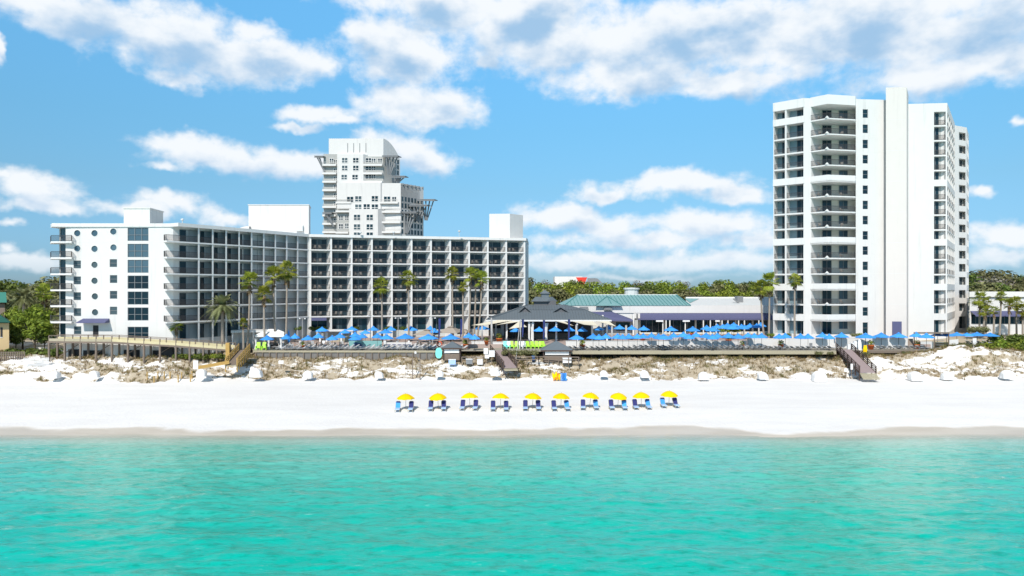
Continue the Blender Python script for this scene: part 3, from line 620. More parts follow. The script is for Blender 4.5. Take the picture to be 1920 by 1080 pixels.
# long right front seen at a grazing angle, the set-back end and the rest of the hull
spans = [(.5 + 4.3 * i, .5 + 4.3 * i + 3.8) for i in range(5)]
qTR = recess_wall(tD1, tE0, spans, solid_b | {1}, 1.4, doors=[[(.1, .5, 2.3, 'glass')]] * 5)
LE = (tE1 - tE0).length; ue2 = lambda px: (px - 1790) / 22.5 * LE
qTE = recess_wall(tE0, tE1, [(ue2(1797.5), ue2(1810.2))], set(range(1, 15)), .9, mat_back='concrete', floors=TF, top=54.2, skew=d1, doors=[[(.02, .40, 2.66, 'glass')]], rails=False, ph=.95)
w_ = MB(); qTG = w_.wall(tE1, tG, 5, 54.2, [(1 + 2.7 * i, 3 + 2.7 * i, z + .9, z + 2.7) for z in TF for i in range(3)], .5, True); w_.wall(tG, tA0 + d1 * 25, 5, 54); w_.build("wall", M['white'], TW)
rp = [tA0, tA1, tB0, tB1, tC1, tC1 + Vector((.5, 3.5)), tD0, tD1, tE0, tE1, tG, tA0 + d1 * 25]
rfm = MB(); rfm.add([(p.x, p.y, TT - .5) for p in rp], [tuple(range(len(rp)))]); rfm.build("roof", M['palegrey'], TW)

# ------------------------------------------------------------------ far resort tower
FT = empty("resort_tower", (*at(680, 246), 6), 0, "distant stepped white resort tower with curved roof fin behind the middle wing", "tower")
fx = lambda c: 570 + c / 4.907; fy = lambda c: 240 + c / 4.907
def fbox(cx0, cx1, cy0, cy1, Y, dep, name="wall", m_='white', z0=None, sideL=None):
    x0, x1 = at(fx(cx0), Y)[0], at(fx(cx1), Y)[0]; zt = zat(fy(cy0), Y); zb = zat(fy(cy1), Y) if cy1 else 6
    o = d1 * dep
    return MB().prism([(x0, Y), (x1, Y), (x1 + o.x, Y + o.y), (x0 + o.x, Y + o.y)], zb, zt).build(name, M[m_], FT)
# main shafts
Y1 = 246
x0, x1 = at(fx(228), Y1)[0], at(fx(730), Y1)[0]; zt, ze_ = zat(fy(97), Y1), zat(fy(262), Y1)
mb = MB(); N = 12; dep = 8.2
side = [(x1 + d1.x * dep * i / N, Y1 + d1.y * dep * i / N, ze_ + (zt - ze_) * math.cos(math.pi / 2 * i / N) ** .8) for i in range(N + 1)]
lf = [(x - (x1 - x0), y, z) for x, y, z in side]
mb.add(side + [(side[-1][0], side[-1][1], 6), (side[0][0], side[0][1], 6)], [list(range(N + 3))[::-1]])
mb.add(lf + side, [(i, i + 1, N + 2 + i, N + 1 + i) for i in range(N)]); mb.quad((x0, Y1, 6), (x1, Y1, 6), (x1, Y1, zt), (x0, Y1, zt))
mb.add(lf + [(lf[-1][0], lf[-1][1], 6), (lf[0][0], lf[0][1], 6)], [list(range(N + 3))]); fin = mb.build("curved_fin", M['white'], FT)
for cx in (402, 457, 513, 570):
    x, = at(fx(cx), Y1)[:1]; MB().box(x - .12, x + .12, Y1 - .06, Y1 + .01, zat(fy(225), Y1), zat(fy(140), Y1)).build("slot", M['frame'], fin)
fbox(180, 320, 240, None, 245.4, 6, m_='concrete'); fbox(305, 545, 240, None, 244.2, 5); fbox(545, 728, 262, None, 245.2, 6, m_='concrete')
fbox(302, 705, 503, 745, 241.5, 8); fbox(705, 890, 507, 745, 242, 9.5); fbox(300, 890, 740, None, 242.6, 10, m_='concrete')
fbox(415, 680, 745, None, 239.5, 5); fbox(700, 895, 690, None, 242.4, 9, m_='concrete')
ys_ = [345 + 77 * i for i in range(9)]
def bal(cx0, cx1, cy, Y, dep=1.4):
    x0, x1 = at(fx(cx0), Y)[0], at(fx(cx1), Y)[0]; z = zat(fy(cy), Y)
    MB().prism([(x0, Y - dep), (x1, Y - dep), (x1, Y + .1), (x0, Y + .1)], z - .35, z + .30).build("balcony", M['white2'], FT)
    poly_rail([(x0 + .05, Y - dep + .05), (x1 - .05, Y - dep + .05)], z + .3, .75, .3, .07).build("railing", M['concrete'], FT)
for cy in ys_[:3]: bal(552, 724, cy, 245.2)
for i, cy in enumerate(ys_): bal(178, 305 if i < 6 else 300, cy, 245.4)
for cy in (690, 770): bal(300, 440, cy, 242.6)
for cy in (965,): bal(300, 415, cy, 242.6)
for cy in (690, 775, 870, 960): bal(703, 893 if cy > 700 else 870, cy, 242.4)
def fwin(cx, cy, w, h, Y, sq=True, name="window", key='curtain'):
    x, z = at(fx(cx), Y)[0], zat(fy(cy), Y); sw, shh = w / 4.907 * Y / F_PX / 2, h / 4.907 * Y / F_PX / 2
    fr = MB(); 
    for u in (-sw, 0, sw): fr.box(x + u - .09, x + u + .09, Y - .10, Y - .01, z - shh, z + shh)
    for v in (-shh, -shh * .2, shh): fr.box(x - sw - .09, x + sw + .09, Y - .11, Y - .012, z + v - .08, z + v + .08)
    o = fr.build(name, M['white2'], FT); MB().box(x - sw, x + sw, Y - .06, Y - .02, z - shh, z + shh).build("pane", M[key], o)
for cx, cy in ((375,297),(477,297),(375,368),(477,368),(370,452),(470,452)): fwin(cx, cy, 54, 46, 244.2, key='curtain' if cx < 400 else 'glass')
for cx, cy, Y in ((500,652,241.5),(652,650,241.5),(425,657,241.5),(500,728,241.5),(652,727,241.5),(577,725,241.5),(765,655,242),(488,822,239.5),(605,822,239.5),(488,910,239.5),(605,910,239.5),(488,985,239.5),(605,985,239.5)):
    fwin(cx, cy, 62, 52, Y, key='curtain' if cx in (488, 500) else 'glass')
for cx, cy in ((595,297),(595,370),(595,447)): fwin(cx, cy, 56, 42, 245.2, key='glass')
for cx, cy in ((745,825),(745,905),(765,735)): fwin(cx, cy, 60, 46, 242.4, key='glass')
for cx, cy in ((395,825),(395,900),(420,728)): fwin(cx, cy, 36, 48, 242.6, key='glass')
for cx, cy in ((255,300),(640,300),(640,370),(640,447),(700,300)): fwin(cx, cy, 40, 40, 245.2 if cx > 500 else 244.9, key='glass')
for cx, cy in ((830,655),(830,735),(830,825),(830,905),(340,825),(340,905),(345,728)): fwin(cx, cy, 40, 46, 242.0 if cy < 700 and cx > 500 else 242.4 if cx > 500 else 242.6, key='glass')
for cy in ys_[:8]: fwin(290, cy - 35, 30, 34, 245.4, key='glass')
# receding right sides: small dark windows set into real depth
def side_windows(cx, Y, dep, cys, n, h=38):
    x, = at(fx(cx), Y)[:1]
    for cy in cys:
        for i in range(n):
            f = (i + .5) / n * dep; z = zat(fy(cy), Y); c_ = Vector((x, Y)) + d1 * f; a_, b_ = c_ - d1 * .45, c_ + d1 * .45; nn = Vector((d1.y, -d1.x)) * .04
            mb = MB(); mb.add([(a_.x + nn.x, a_.y + nn.y, z - .8), (b_.x + nn.x, b_.y + nn.y, z - .8), (b_.x + nn.x, b_.y + nn.y, z + .8), (a_.x + nn.x, a_.y + nn.y, z + .8), (a_.x, a_.y, z - .8), (b_.x, b_.y, z - .8), (b_.x, b_.y, z + .8), (a_.x, a_.y, z + .8)], [(0,1,2,3),(0,4,5,1),(1,5,6,2),(2,6,7,3),(3,7,4,0)])
            mb.build("side_window", M['curtain'], FT)
side_windows(730, Y1, 8, (285, 335, 385, 435, 480), 5)
mb = MB(); x, = at(fx(890), 242)[:1]; Y = 242; o = d1 * 11.5
mb.prism([(x, Y), (x + o.x, Y + o.y), (x + o.x - 8, Y + o.y), (x - 8, Y + .5)], 6, zat(fy(510), Y)); mb.build("wall", M['white'], FT)
side_windows(890, 242, 11.2, (650, 710, 770, 830, 890, 950), 7)
for i in range(6):
    p = Vector((x, Y)) + d1 * (1 + 2 * i); z = zat(fy(510), Y); MB().box(p.x - .3, p.x + .35, p.y - .3, p.y + .3, z - .5, z + .12).build("bracket", M['frame'], FT)
def canopy(cx0, cx1, cy, Y, foot):
    x0, x1 = at(fx(cx0), Y)[0], at(fx(cx1), Y)[0]; z = zat(fy(cy), Y); zf = zat(fy(foot[1]), Y); xf = at(fx(foot[0]), Y)[0]
    mb = MB().prism([(x0, Y - 1.6), (x1, Y - 1.6), (x1 + .8, Y + 1.6), (x0 + .8, Y + 1.6)], z - .12, z + .12); mb.build("canopy", M['frame'], FT)
    st = MB()
    for i in range(4 if cx0 > 300 else 2):
        xa = x0 + (x1 - x0) * (.25 + .22 * i); st.bar((xa, Y - 1.2 + .6 * i, z), (xf + (xa - x0) * .15, Y + .1 * i, zf), .42)
    st.bar((x0, Y - 1.4, z - .4), (x1, Y - 1.4, z - .4), .3); st.build("strut", M['frame'], FT)
for a in ((105,185,265,245,(185,400)), (725,870,262,245,(770,430)), (810,935,448,246,(850,500)), (1050,1205,662,248,(1110,850)), (970,1140,712,246,(1030,860)), (890,1040,775,243.5,(930,970)), (180,265,782,244,(270,910))): canopy(*a)

# ------------------------------------------------------------------ low buildings in the middle
LBG = empty("restaurant_building", (*at(1255, 165), 6), 0, "long low white building with green metal roof and purple awning between the towers", "building")
Y = 165.0
xL, xR = at(1062, Y)[0], at(1456, Y)[0]
xa, = at(1196, Y)[:1]
# front wall with glazing openings right of the corner
uo = lambda px: at(px, Y)[0] - xL
hs = [(uo(p0), uo(p1), 6.3, 9.6) for p0, p1 in ((1201,1246),(1250,1303),(1306,1349))] + [(uo(p0), uo(p1), 6.6, 9.2) for p0, p1 in ((1353,1378),(1381,1410),(1413,1440))]
wl = MB(); qL = wl.wall((xL, Y), (xR, Y), 5.5, 12.7, hs, .4); wl.prism([(xL, Y + .41), (xR, Y + .41), (xR, Y + 16), (xL, Y + 16)], 5.5, 12.3); wl.build("wall", M['offwhite'], LBG)
for i, h_ in enumerate(hs):
    o = MB().pbox(qL, h_[0], h_[1], .35, .4, h_[2], h_[3]).build("window", M['glass'] if i < 3 else M['curtain'], LBG); fr = MB()
    n_ = 4
    for j in range(n_ + 1):
        u = h_[0] + (h_[1] - h_[0]) * j / n_; fr.pbox(qL, u - .05, u + .05, .25, .345, h_[2], h_[3])
    fr.build("mullion", M['frame'], o)
MB().prism([(xL - .2, Y - .25), (xR, Y - .25), (xR, Y), (xL - .2, Y)], 10.95, 12.75).build("fascia", M['white'], LBG)
aw = MB(); x0 = at(1196, Y - 3)[0]; x1 = at(1452, Y - 3)[0]
aw.add([(x0, Y - .3, 10.9), (x1, Y - .3, 10.9), (x1, Y - 3, 9.75), (x0, Y - 3, 9.75), (x1, Y - 3, 9.4), (x0, Y - 3, 9.4), (x0, Y - .3, 9.4), (x1, Y - .3, 9.4)], [(0,3,2,1),(3,5,4,2),(0,6,5,3),(1,2,4,7)]); aw.build("awning", M['purple'], LBG)
for px in (1243, 1249, 1256, 1285, 1319, 1332, 1343, 1354, 1365, 1385, 1396, 1423):
    x = at(px, Y - 2.9)[0]; MB().box(x - .12, x + .12, Y - 2.9, Y - 2.66, 5.5, 9.42).build("post", M['offwhite'], LBG)
for p0, p1 in ((1230, 1243), (1280, 1293), (1341, 1349)):
    a, b_ = at(p0, Y - 3.2)[0], at(p1, Y - 3.2)[0]; MB().box(a, b_, Y - 3.4, Y - 3.05, 9.0, 9.35).build("sign_board", M['tvwhite'], LBG)
# green hip roof
def tri_roof(mb, pts, faces): mb.add(pts, faces)
gx = lambda px, Y_: at(px, Y_)[0]
ez, rz_ = 12.72, 15.15; e0, e1, r0, r1 = gx(1058, 165), gx(1294, 165), gx(1083, 176), gx(1268, 176)
gr = MB(); gr.add([(e0, 164.6, ez), (e1, 164.6, ez), (e1, 187, ez), (e0, 187, ez), (r0, 176, rz_), (r1, 176, rz_)], [(0,1,5,4),(1,2,5),(2,3,4,5),(3,0,4)]); gro = gr.build("green_roof", M['green'], LBG)
sm_ = MB()
for i in range(1, 34):
    f = i / 34; xe = e0 + (e1 - e0) * f
    tz = 1.0 if r0 <= xe <= r1 else ((xe - e0) / (r0 - e0) if xe < r0 else (e1 - xe) / (e1 - r1))
    sm_.bar((xe, 164.6, ez + .05), (xe, 164.6 + 11.4 * tz, ez + (rz_ - ez) * tz + .05), .10, .12)
sm_.bar((e1, 164.6, ez + .06), (r1, 176, rz_ + .06), .22, .16); sm_.bar((e0, 164.6, ez + .06), (r0, 176, rz_ + .06), .22, .16); sm_.build("roof_seam", M['greenseam'], gro)
MB().box(r0 - .2, r1 + .2, 175.8, 176.2, rz_ - .05, rz_ + .16).build("ridge_cap", M['palegrey'], gro)
cgx = gx(1148, 163.5); cg_ = MB(); cg_.add([(gx(1116, 164), 163.6, ez - .02), (gx(1166, 164), 163.6, ez - .02), (cgx, 163.6 + 1.5, ez + .4), (cgx + .2, 173.5, rz_ - .35)], [(0,1,2),(0,2,3),(1,3,2)]); cg_.build("cross_gable", M['green'], gro)
cs = MB(); cs.bar((gx(1116,164), 163.55, ez + .05), (cgx + .2, 173.5, rz_ - .28), .16); cs.bar((gx(1166,164), 163.55, ez + .05), (cgx + .2, 173.5, rz_ - .28), .16); cs.bar((cgx, 165.0, ez + .45), (cgx + .2, 173.5, rz_ - .28), .16); cs.build("hip_trim", M['greenseam'], gro)
# pale roof on the right with skylight pieces
pr = MB(); pr.add([(gx(1286, 166), 165.2, 12.72), (gx(1456, 166), 165.2, 12.72), (gx(1456, 175), 175, 14.4), (gx(1286, 175), 175, 14.4), (gx(1286, 175), 175, 12), (gx(1456, 175), 175, 12)], [(0,1,2,3),(3,2,5,4)]); pr.build("pale_roof", M['palegrey'], LBG)
MB().box(gx(1286, 175), gx(1456, 175), 174.9, 175.2, 14.3, 14.65).build("roof_edge", M['white2'], LBG)
MB().add([(gx(1290,170), 168, 13.3), (gx(1318,170), 173.6, 14.25), (gx(1287,172), 173.6, 14.3)], [(0,1,2)]).add([(gx(1290,170), 168, 13.2), (gx(1318,170), 173.6, 14.15), (gx(1287,172), 173.6, 14.2)], [(2,1,0)]).build("green_skylight", M['green'], LBG)
hv = MB(); hv.box(gx(1380, 170), gx(1391, 170), 169, 171, 13.3, 14.9); hv.bar((gx(1375,168), 168, 14.3), (gx(1386,168), 168, 13.1), .3); hv.build("air_handler", M['frame'], LBG)
for p0, p1 in ((1087, 1103), (1133, 1148)):
    hv = MB(); hv.box(gx(p0, 164), gx(p1, 164), 164.2, 164.7, 11.5, 12.45); hv.box(gx(p0 + 2, 164), gx(p1 - 3, 164), 164.05, 164.18, 11.7, 12.2); hv.build("vent_grille", M['frame'], LBG)
vv = P(1178, 552, 190); MB().lathe([(1.9, -1.5), (1.9, 1.1), (2.2, 1.15), (2.2, 1.55), (.1, 1.7)], 14, (gx(1184, 190), 190, 15.4)).build("roof_ventilator", M['palegrey'], LBG)
# small purple hip canopy over the corner entrance, with its windows
ent = MB(); ent.add([(gx(1075,160), 160, 11.4), (gx(1145,160), 161.5, 11.35), (gx(1187,157), 157, 9.6), (gx(1100,157), 157, 9.7), (gx(1187,162), 164.9, 9.6), (gx(1150,162), 164.9, 11.3), (gx(1100,157), 157, 9.4), (gx(1187,157), 157, 9.3)], [(0,3,2,1),(1,2,4,5),(3,6,7,2)]); ent.build("entrance_canopy", M['purple'], LBG)
en = MB(); en.wall((gx(1140,160), 160.0), (gx(1196,160), 160.0), 5.5, 9.5, [(gx(1155,160) - gx(1140,160), gx(1181,160) - gx(1140,160), 7.0, 9.0)], .2); en.wall((gx(1196,160), 160), (gx(1196,160), 165), 5.5, 10.9); en.build("entrance_wall", M['concrete'], LBG)
MB().box(gx(1155,160), gx(1181,160), 160.15, 160.2, 7.0, 9.0).build("window", M['glass'], LBG)
MB().box(gx(1186,158.8), gx(1189,158.8), 158.6, 159.0, 5.5, 10.9).build("column", M['white2'], LBG)
MB().box(gx(1188,162), gx(1200,162), 162, 162.4, 9.8, 10.95).build("corner_soffit", M['white'], LBG)

# far building with red and white roof in the trees
FR = empty("store_building", (*at(1085, 400), 6), 0, "far white warehouse roof with a red gable end above the trees", "building")
Y = 400; MB().box(gx(1040,Y), gx(1092,Y), Y, Y + 14, 6, zat(518.5, Y)).build("wall", M['white2'], FR)
rd = MB(); rd.add([(gx(1080,Y), Y - .3, zat(520, Y)), (gx(1101,Y), Y - .3, zat(520, Y)), (gx(1092,Y), Y - .3, zat(541, Y)), (gx(1080,Y), Y + 3, zat(520, Y)), (gx(1101,Y), Y + 3, zat(520, Y)), (gx(1092,Y), Y + 3, zat(541, Y))], [(0,2,1),(3,4,5),(0,1,4,3),(1,2,5,4),(0,3,5,2)]); rd.build("red_gable", M['red'], FR)
rr = MB(); rr.add([(gx(1101.5,Y), Y, zat(522, Y)), (gx(1120,Y), Y, zat(522, Y)), (gx(1130,Y), Y, zat(531, Y)), (gx(1101.5,Y), Y, zat(534, Y)), (gx(1102,Y), Y + 10, zat(521, Y)), (gx(1120,Y), Y + 10, zat(521, Y)), (gx(1130,Y), Y + 10, zat(530, Y))], [(0,3,2,1),(0,1,5,4),(1,2,6,5)]); rr.build("roof", M['frame'], FR)

# right low building behind the palms
RB = empty("annex_building", (*at(1880, 150), 6), 0, "low white flat-roofed annex with purple awning behind palms at far right", "building")
Y = 150; rb = MB(); rb.prism([at(1818,150), at(2080,150), at(2080,164), at(1823,164)], 5.5, zat(558, Y)); rb.build("wall", M['white'], RB)
MB().prism([at(1817.5,149.5), at(2082,149.5), at(2082,164.5), at(1823,164.5)], zat(556.8, Y), zat(547, Y)).build("roof_fascia", M['offwhite'], RB)
aw = MB(); zt, zb = zat(583, Y), zat(592, Y - 1.8); aw.add([(gx(1819,Y), Y - .02, zt), (gx(2080,Y), Y - .02, zt), (gx(2080,Y), Y - 1.8, zb), (gx(1819,Y), Y - 1.8, zb), (gx(2080,Y), Y - 1.8, zb - .2), (gx(1819,Y), Y - 1.8, zb - .2)], [(0,3,2,1),(3,5,4,2)]); aw.build("awning", M['purple'], RB)
for i in range(7):
    a = 1821 + 18 * i; w1 = MB().box(gx(a,Y), gx(a + 16.5,Y), Y - .06, Y - .01, zat(607, Y), zat(590, Y)).build("window", M['glass'], RB); MB().box(gx(a + 8,Y) - .04, gx(a + 8,Y) + .04, Y - .1, Y - .065, zat(607, Y), zat(590, Y)).build("mullion", M['frame'], w1)

# ------------------------------------------------------------------ pavilion
PV = empty("pavilion", (*at(1030, 142), TZ), 0, "open beach bar pavilion with tiered slate-grey metal roof and cupola", "pavilion")
Y0, Y1_ = 139.0, 157.0; L0, R0_ = gx(912, Y0), gx(1146, Y0); ezp = zat(600, Y0)
def frustum(mb, a, b_, za, zb):
    (x0, x1, y0, y1), (u0, u1, v0, v1) = a, b_
    mb.add([(x0,y0,za),(x1,y0,za),(x1,y1,za),(x0,y1,za),(u0,v0,zb),(u1,v0,zb),(u1,v1,zb),(u0,v1,zb)], [(0,1,5,4),(1,2,6,5),(2,3,7,6),(3,0,4,7),(4,5,6,7)])
def seams(mb, a, b_, za, zb, n=26):
    (x0, x1, y0, y1), (u0, u1, v0, v1) = a, b_
    for i in range(1, n):
        x = x0 + (x1 - x0) * i / n; tt = 1.0 if u0 <= x <= u1 else ((x - x0) / (u0 - x0) if x < u0 else (x1 - x) / (x1 - u1))
        if tt > .06: mb.bar((x, y0, za + .04), (x, y0 + (v0 - y0) * tt, za + (zb - za) * tt + .04), .07, .09)
    for (p, q_) in (((x0, y0), (u0, v0)), ((x1, y0), (u1, v0))): mb.bar((*p, za + .05), (*q_, zb + .05), .22, .14)
t1 = ((L0, R0_, Y0, Y1_), (gx(965, 144), gx(1096, 144), 144, 152.5), ezp, zat(581, 144))
mid_ = ((gx(964, 144), gx(1097, 144), 143.9, 152.6), (gx(990, 148), gx(1056, 148), 147.6, 149.2), t1[3] + .02, zat(571.5, 148))
ro = MB(); frustum(ro, *t1); frustum(ro, *mid_); roo = ro.build("roof", M['roof'], PV)
se = MB(); seams(se, *t1, 44); seams(se, *mid_, 26); se.build("seam", mat("seam_grey", (.115,.14,.16), .5), roo)
MB().box(L0 - .05, R0_ + .05, Y0 - .12, Y0 + .05, ezp - .28, ezp + .02).box(L0 - .1, L0 + .08, Y0, Y1_, ezp - .28, ezp).box(R0_ - .08, R0_ + .1, Y0, Y1_, ezp - .28, ezp).build("eave_board", M['white2'], roo)
for px, pw in ((984, 24), (1051, 34)):
    Yd = 143.0; zb, zt = zat(589, Yd), zat(577 if px < 1000 else 578, Yd); x, hw = gx(px, Yd), pw * Yd / F_PX / 2
    dm = MB(); dm.add([(x - hw - .4, Yd - .4, zb), (x, Yd - .4, zt + .15), (x + hw + .4, Yd - .4, zb), (x, Yd + 4.5, zt + .15), (x - hw - .4, Yd + 2.5, zb), (x + hw + .4, Yd + 2.5, zb)], [(0,1,3,4),(1,2,5,3)])
    do = dm.build("dormer", M['roof'], roo); MB().add([(x - hw, Yd, zb), (x + hw, Yd, zb), (x, Yd, zt)], [(0,1,2)]).build("dormer_louvre", M['shade'], roo)
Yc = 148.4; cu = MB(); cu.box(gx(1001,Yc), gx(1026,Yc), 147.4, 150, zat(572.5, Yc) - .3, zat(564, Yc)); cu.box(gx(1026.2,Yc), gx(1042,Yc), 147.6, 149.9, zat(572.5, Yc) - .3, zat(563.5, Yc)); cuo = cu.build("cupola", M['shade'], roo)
cr = MB(); a0, a1 = gx(996, Yc), gx(1046, Yc); zb, zt = zat(565, Yc), zat(556.5, Yc); cr.add([(a0, 146.8, zb), (gx(1024,Yc), 146.8, zb), (gx(1036,Yc), 148.6, zt), (gx(1004,Yc), 148.6, zt), (a1, 149, zb), (a1, 150.5, zb), (a0, 150.5, zb)], [(0,1,2,3),(1,4,2),(4,5,2),(5,6,3,2),(6,0,3)]); cr.build("cupola_roof", M['roof'], roo)
MB().box(gx(1015,Yc), gx(1029,Yc), 148, 149.2, zt - .5, zat(550, Yc)).add([(gx(1012,Yc), 147.7, zat(550.5, Yc)), (gx(1032,Yc), 147.7, zat(550.5, Yc)), (gx(1032,Yc), 149.5, zat(550.5, Yc)), (gx(1012,Yc), 149.5, zat(550.5, Yc)), (gx(1021.5,Yc), 148.6, zat(543.5, Yc))], [(0,1,4),(1,2,4),(2,3,4),(3,0,4),(3,2,1,0)]).build("lantern", M['roof'], roo)
for px in (922, 950, 992, 999, 1043, 1082, 1110, 1138):
    x = gx(px, 139.6); MB().box(x - .17, x + .17, 139.45, 139.8, TZ, ezp - .1).build("column", M['white2'], PV)
for px in (930, 965, 1020, 1075, 1130):
    x = gx(px, 153); MB().box(x - .17, x + .17, 152.8, 153.1, TZ, ezp + .5).build("column", M['white2'], PV)
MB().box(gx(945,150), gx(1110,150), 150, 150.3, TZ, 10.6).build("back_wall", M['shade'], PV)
bc = MB(); bc.box(gx(975,146), gx(1092,146), 146, 146.7, TZ, TZ + 1.1); bc.box(gx(974,146), gx(1093,146), 145.8, 146.9, TZ + 1.1, TZ + 1.18); bc.build("bar_counter", M['wood'], PV)
for px in (955, 1000, 1030, 1066): 
    x = gx(px, 147); MB().box(x - .5, x + .5, 147.4, 147.8, TZ, TZ + 2.1).build("shelf_unit", M['darkwood'], PV)
for px in (997, 1024):
    x = gx(px, 140.4); dp = MB(); dp.lathe([(.30, 0), (.22, 1.2), (.38, 2.6), (.5, 3.4)], 9, (x, 140.4, TZ + .2)); dp.build("drape", M['cloth'], PV)

# shade sails and their poles
def sail(pts, label, m_='cream', sagz=.25):
    pts = [Vector(p) for p in pts]; mb = MB(); n = 6; c = sum(pts, Vector()) / len(pts)
    if len(pts) == 3: pts = pts + [pts[2]]
    grid = []
    for i in range(n + 1):
        for j in range(n + 1):
            u, v = i / n, j / n; p = pts[0] * (1-u) * (1-v) + pts[1] * u * (1-v) + pts[2] * u * v + pts[3] * (1-u) * v
            p = p + Vector((0, 0, -sagz * 16 * u * (1-u) * v * (1-v) * .5)); p = p.lerp(c, .06 * (4 * u * (1-u) * (1 if v in (0, 1) else 0) + 4 * v * (1-v) * (1 if u in (0, 1) else 0))); grid.append(p)
    fs_ = [(i * (n+1) + j, (i+1) * (n+1) + j, (i+1) * (n+1) + j + 1, i * (n+1) + j + 1) for i in range(n) for j in range(n)]
    N_ = len(grid); mb.add(grid + [p + Vector((0, 0, .03)) for p in grid], fs_ + [tuple(N_ + q_ for q_ in f[::-1]) for f in fs_])
    o = mb.build("shade_sail", M[m_], None, True); return tag(o, label, "sail", "cream shade sails around the pavilion")
sail([P(884,610,134), P(935,600,139), P(962,601,139), P(905,611,134)], "long cream shade sail stretched left of the pavilion eave")
sail([P(928,610,134.5), P(958,602,138.5), P(976,603,138.5)], "narrow cream shade sail beside the tall white pole")
sail([P(954,617,133), P(975,601,138), P(988,613,136)], "peaked cream shade sail over the middle of the pavilion front", sagz=-.2)
sail([P(1040,602,138.7), P(1058,603,138.7), P(1076,611,134)], "small cream shade sail at pavilion front above blue banner")
sail([P(1072,602.5,138.7), P(1112,602.5,138.7), P(1124,612,134), P(1095,609,135)], "wide cream shade sail right of the pavilion centre")
sail([P(1117,602.5,138.7), P(1142,602.5,138.7), P(1156,612.5,134)], "cream shade sail at the right end of the pavilion eave")
def pole(px, y0, y1, Y, r=.1, name="sail_pole", label="", m_='steel', cat="pole", group="poles around the pavilion"):
    a, b_ = P(px, y0, Y), P(px, y1, Y); mb = MB().tube([b_, a], r, 8); mb.lathe([(r * 1.8, 0), (r * 1.8, .12), (r, .2)], 8, tuple(b_)); mb.lathe([(r * .9, 0), (r * 1.25, .06), (.01, .16)], 8, tuple(a))
    return tag(mb.build(name, M[m_], None, True), label, cat, group)
pole(921.5, 597, 655, 131.6, .17, label="tall white sail pole at the left pavilion corner")
pole(976, 600, 660, 127.5, .09, label="slim pale pole beside the middle walkway, upright")
pole(904, 611, 641, 134, .17, label="short white post under the long cream sail")
pole(1147.5, 612, 652, 133, .17, label="white post below the rightmost cream sail")
pole(1174, 611, 655, 132, .2, label="stout white post right of the pavilion among umbrellas")
pole(1080.5, 610, 652, 133, .17, label="white post behind the lone umbrella right of kiosk")
o = MB().tube([P(966, 690, 121.5), P(975, 602, 126)], [.09, .06], 8).build("flag_pole", M['steel'], None, True); tag(o, "long leaning white pole rising from the foot of the middle walkway", "pole")

# feather banners
def banner(px, y0, y1, Y, label):
    a, b_ = P(px, y0, Y), P(px, y1, Y); e = empty("feather_banner", tuple(b_), 0, label, "banner", "blue feather banners on the pool terrace")
    MB().tube([b_, b_.lerp(a, .6), a, a + Vector((.35, 0, -.1))], [.045, .04, .03, .02], 6).build("pole", M['rail'], e)
    n = 8; fl = MB(); w_ = .42
    for i in range(n):
        f0, f1 = i / n, (i + 1) / n; H = (a - b_).length * .8
        wv0, wv1 = w_ * (1 - .55 * f0 ** 2) , w_ * (1 - .55 * f1 ** 2); s0, s1 = .12 * math.sin(f0 * 5), .12 * math.sin(f1 * 5)
        p = lambda f, w, s, d: (a.x + w, a.y + s * (w > .1) + d, a.z - H * f)
        fl.quad(p(f0, .02, s0, 0), p(f0, wv0, s0, 0), p(f1, wv1, s1, 0), p(f1, .02, s1, 0)); fl.quad(p(f1, .02, s1, .02), p(f1, wv1, s1, .02), p(f0, wv0, s0, .02), p(f0, .02, s0, .02))
    fl.build("flag", M['bannerblue'], e)
banner(822, 597, 645, 131, "blue feather banner in front of the taupe canopy"); banner(863, 598, 640, 132, "blue feather banner right of the taupe canopies")
banner(1018, 600, 645, 133, "blue feather banner at the pavilion centre"); banner(1065, 599, 648, 132, "dark blue feather banner right of the kiosk"); banner(978.5, 599, 640, 134, "purple-blue feather banner behind the peaked sail")

